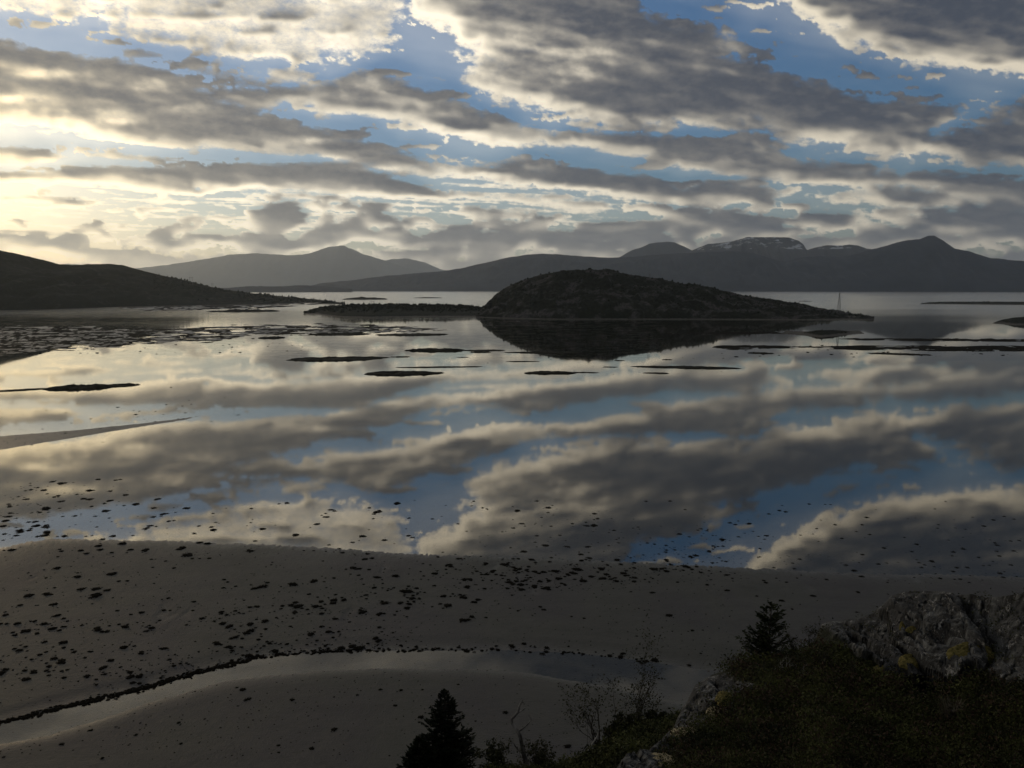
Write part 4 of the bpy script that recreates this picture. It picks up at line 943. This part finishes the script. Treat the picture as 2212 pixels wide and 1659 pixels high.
def snag():
    r = 22.5
    def Pt(l): return [at_r(x, y, r+dz) for x, y, dz in l]
    tr = Pt([(1146,1700,0),(1138,1659,0),(1134,1636,.05),(1129,1614,0),(1122,1587,-.05),(1113,1573,0),(1106,1562,.05),(1105,1553,.02),(1112,1546,0),(1119,1538,-.05),(1121,1529,0),(1124,1520,.05),(1130,1512,0)])
    b0 = tr[0].copy(); b0[2] = float(hill_z(b0[:1], b0[1:2])[0])-.1
    e = empty('dead_snag', tuple(b0), 'crooked dead tree with curling bare branches and pale bark', 'dead tree')
    pts = [np.zeros(3)]+[p-b0 for p in tr]; R_ = [.10, .095, .085, .075, .068, .06, .052, .05, .045, .04, .036, .03, .024, .012]
    v, f = tube(pts, R_, 8); v = v+fbm(v[:, 0]*9+v[:, 2]*4, v[:, 2]*9, 3, 3)[:, None]*.012; obj('trunk', mesh_np('trunk', v, f, MSNAG), e)
    for l, rr in (([(1119,1538,0),(1127,1536,.1),(1133,1531,.1),(1137,1529,.1)], .022), ([(1120,1580,0),(1129,1574,-.1),(1137,1567,-.1),(1145,1559,-.05),(1147,1553,0),(1143,1546,0)], .032),
                  ([(1144,1557,0),(1150,1553,0),(1151,1548,0)], .012), ([(1131,1628,0),(1122,1622,.1),(1115,1615,.1),(1111,1609,.1),(1110,1602,.1)], .03), ([(1108,1562,0),(1103,1550,-.1),(1104,1541,0)], .014), ([(1124,1520,0),(1128,1517,0),(1136,1511,0)], .008)):
        q = [p-b0 for p in Pt(l)]; v, f = tube(q, list(np.linspace(rr, rr*.3, len(q))), 6); obj('branch', mesh_np('branch', v, f, MSNAG), e)
    e2 = empty('leaning_stem', tuple(at_r(1246, 1672, 22)), 'pale leaning bare stem curving up into the birch shrub', 'dead tree'); b1 = np.array(e2.location)
    q = [at_r(x, y, 22)-b1 for x, y in ((1246,1672),(1256,1650),(1266,1634),(1274,1617),(1283,1602),(1291,1590),(1294,1575))]
    v, f = tube(q, list(np.linspace(.045, .015, len(q))), 6); obj('stem', mesh_np('stem', v, f, MWHITE), e2)
MSNAG = simple('weathered_wood', (.02, .019, .018), (.26, .25, .24), 5.0, .85, .02, sc=(1, 1, .3))
snag()
# leafy cover of the lower slope
def slope_cover():
    rng = np.random.default_rng(9); n = 5200; X = rng.uniform(985, 1620, n); r = rng.uniform(17, 27, n)
    d = ray(X, 1600.+0*X); u = d[:, :2]/np.hypot(d[:, 0], d[:, 1])[:, None]; xy = u*r[:, None]; z = hill_z(xy[:, 0], xy[:, 1])
    P = np.stack([xy[:, 0], xy[:, 1], z], -1); per = 16; hh = .18+.30*np.clip(fbm(P[:, 0]*.7, P[:, 1]*.7, 3, 97)+.4, 0, 1)
    Q = np.repeat(P, per, 0)+rng.normal(size=(n*per, 3))*[.13, .13, 0]; Q[:, 2] += rng.random(len(Q))*np.repeat(hh, per)
    V, F = leaves(Q, .075, rng, .6, .6); obj('slope_undergrowth', mesh_np('slope_undergrowth', V, F, MHEATH, False), kind='stuff')
slope_cover()
# moss and lichen cushions
MMOSS = simple('yellow_moss', (.05, .047, .014), (.17, .14, .05), 26, .95, .03, .1)
MPALE = simple('pale_lichen', (.10, .085, .05), (.34, .30, .20), 20, .95, .03, .1)
def cushion(X, Y, wx, wy, mat, label, seed, name='moss_cushion', cat='moss'):
    c = ledge_at(X, Y); d = np.linalg.norm(c-[0, 0, EYE]); L = wx*d/FD; Hh = wy*d/FD
    nr, na = 18, 44; th = np.linspace(0, 1, nr)[:, None]; an = np.linspace(0, 2*math.pi, na, endpoint=False)[None]
    q = 1+.26*fbm(np.cos(an)*1.4+seed, np.sin(an)*1.4, 3, seed)+.12*fbm(np.cos(an)*5+seed, np.sin(an)*5, 2, seed+2)
    x = th*np.cos(an)*L*q; dpt = fg_point(X, Y-wy)-fg_point(X, Y+wy); dpt = dpt/2
    y = th*np.sin(an)*q; lum = fbm(x/L*3+seed, y*3, 4, seed+4, .6); z = Hh*.85*np.sqrt(np.clip(1-th**2.2, 0, 1))*(1+.5*lum)+.012*np.random.default_rng(seed).random(x.shape)-.03
    V = np.stack([x+y*dpt[0], y*dpt[1], y*dpt[2]+z], -1).reshape(-1, 3)
    me = mesh_np(name, V, grid_faces(nr, na, True), mat); o = obj(name, me, label=label, category=cat, group='moss and lichen cushions on the ledge'); o.location = tuple(c)
cushion(2098, 1412, 42, 19, MMOSS, 'largest yellow-green moss cushion on the grey rock', 1)
cushion(1967, 1428, 25, 14, MMOSS, 'rounded yellow moss cushion left of the largest one', 2)
cushion(1972, 1358, 14, 6, MMOSS, 'small yellow moss pad high in the crack of the rock face', 3)
cushion(1949, 1352, 6, 9, MMOSS, 'tiny upright moss tuft beside the pad in the crack', 4)
cushion(1903, 1442, 15, 6, MMOSS, 'flat green-yellow moss pad where heath meets rock', 5)
cushion(1563, 1508, 17, 14, MMOSS, 'yellow moss cushion on the left rock edge', 6)
cushion(1541, 1535, 16, 9, MPALE, 'pale lichen clump just under the yellow left-edge cushion', 7, 'lichen_clump', 'lichen')
cushion(1481, 1580, 28, 10, MPALE, 'long cream lichen pad on the sloping rock edge', 8, 'lichen_clump', 'lichen')
cushion(1418, 1646, 44, 17, MPALE, 'big tawny lichen mound at the bottom of the rock edge', 9, 'lichen_clump', 'lichen')
def grass_tuft(X, Y, label, seed):
    rng = np.random.default_rng(seed); c = fg_point(X, Y); V = []; F = []
    for i in range(170):
        a = rng.random()*6.283; s = rng.random()*.10; L = rng.uniform(.14, .30); b = np.array([math.cos(a)*s, math.sin(a)*s, 0]); t_ = b+np.array([math.cos(a)*L*.45, math.sin(a)*L*.45, L]); w = np.array([-math.sin(a), math.cos(a), 0])*.004
        m_ = (b+t_)/2+[0, 0, L*.12]; k = len(V)*1; V += [b-w, b+w, m_+w, m_-w, t_+w*.3, t_-w*.3]; F += [(k, k+1, k+2, k+3), (k+3, k+2, k+4, k+5)]
    o = obj('grass_tuft', mesh_np('grass_tuft', np.array(V), np.array(F), MPALEG, False), label=label, category='grass tuft'); o.location = tuple(c)
MPALEG = simple('dry_grass', (.05, .045, .03), (.14, .12, .09), 10, .9, .01)
grass_tuft(2052, 1560, 'pale dry grass tuft in the dark heath at bottom right', 1)

# ---------------------------------------------------------------- air
def build_haze():
    m, nt, _, lk = new_mat('haze')
    pv = N(nt, 'ShaderNodeVolumePrincipled'); pv.inputs['Color'].default_value = (.78, .88, 1, 1); pv.inputs['Density'].default_value = 2.7e-5; pv.inputs['Anisotropy'].default_value = .66
    o = N(nt, 'ShaderNodeOutputMaterial'); lk.new(pv.outputs[0], o.inputs['Volume'])
    S, z0, z1 = 36500., -6., 2200.
    V = [(x, y, z) for z in (z0, z1) for x, y in ((-S, -S), (S, -S), (S, S), (-S, S))]
    F = [(3, 2, 1, 0), (4, 5, 6, 7), (0, 1, 5, 4), (1, 2, 6, 5), (2, 3, 7, 6), (3, 0, 4, 7)]
    obj('haze', mesh_np('haze', V, F, m, False), kind='stuff')
build_haze()
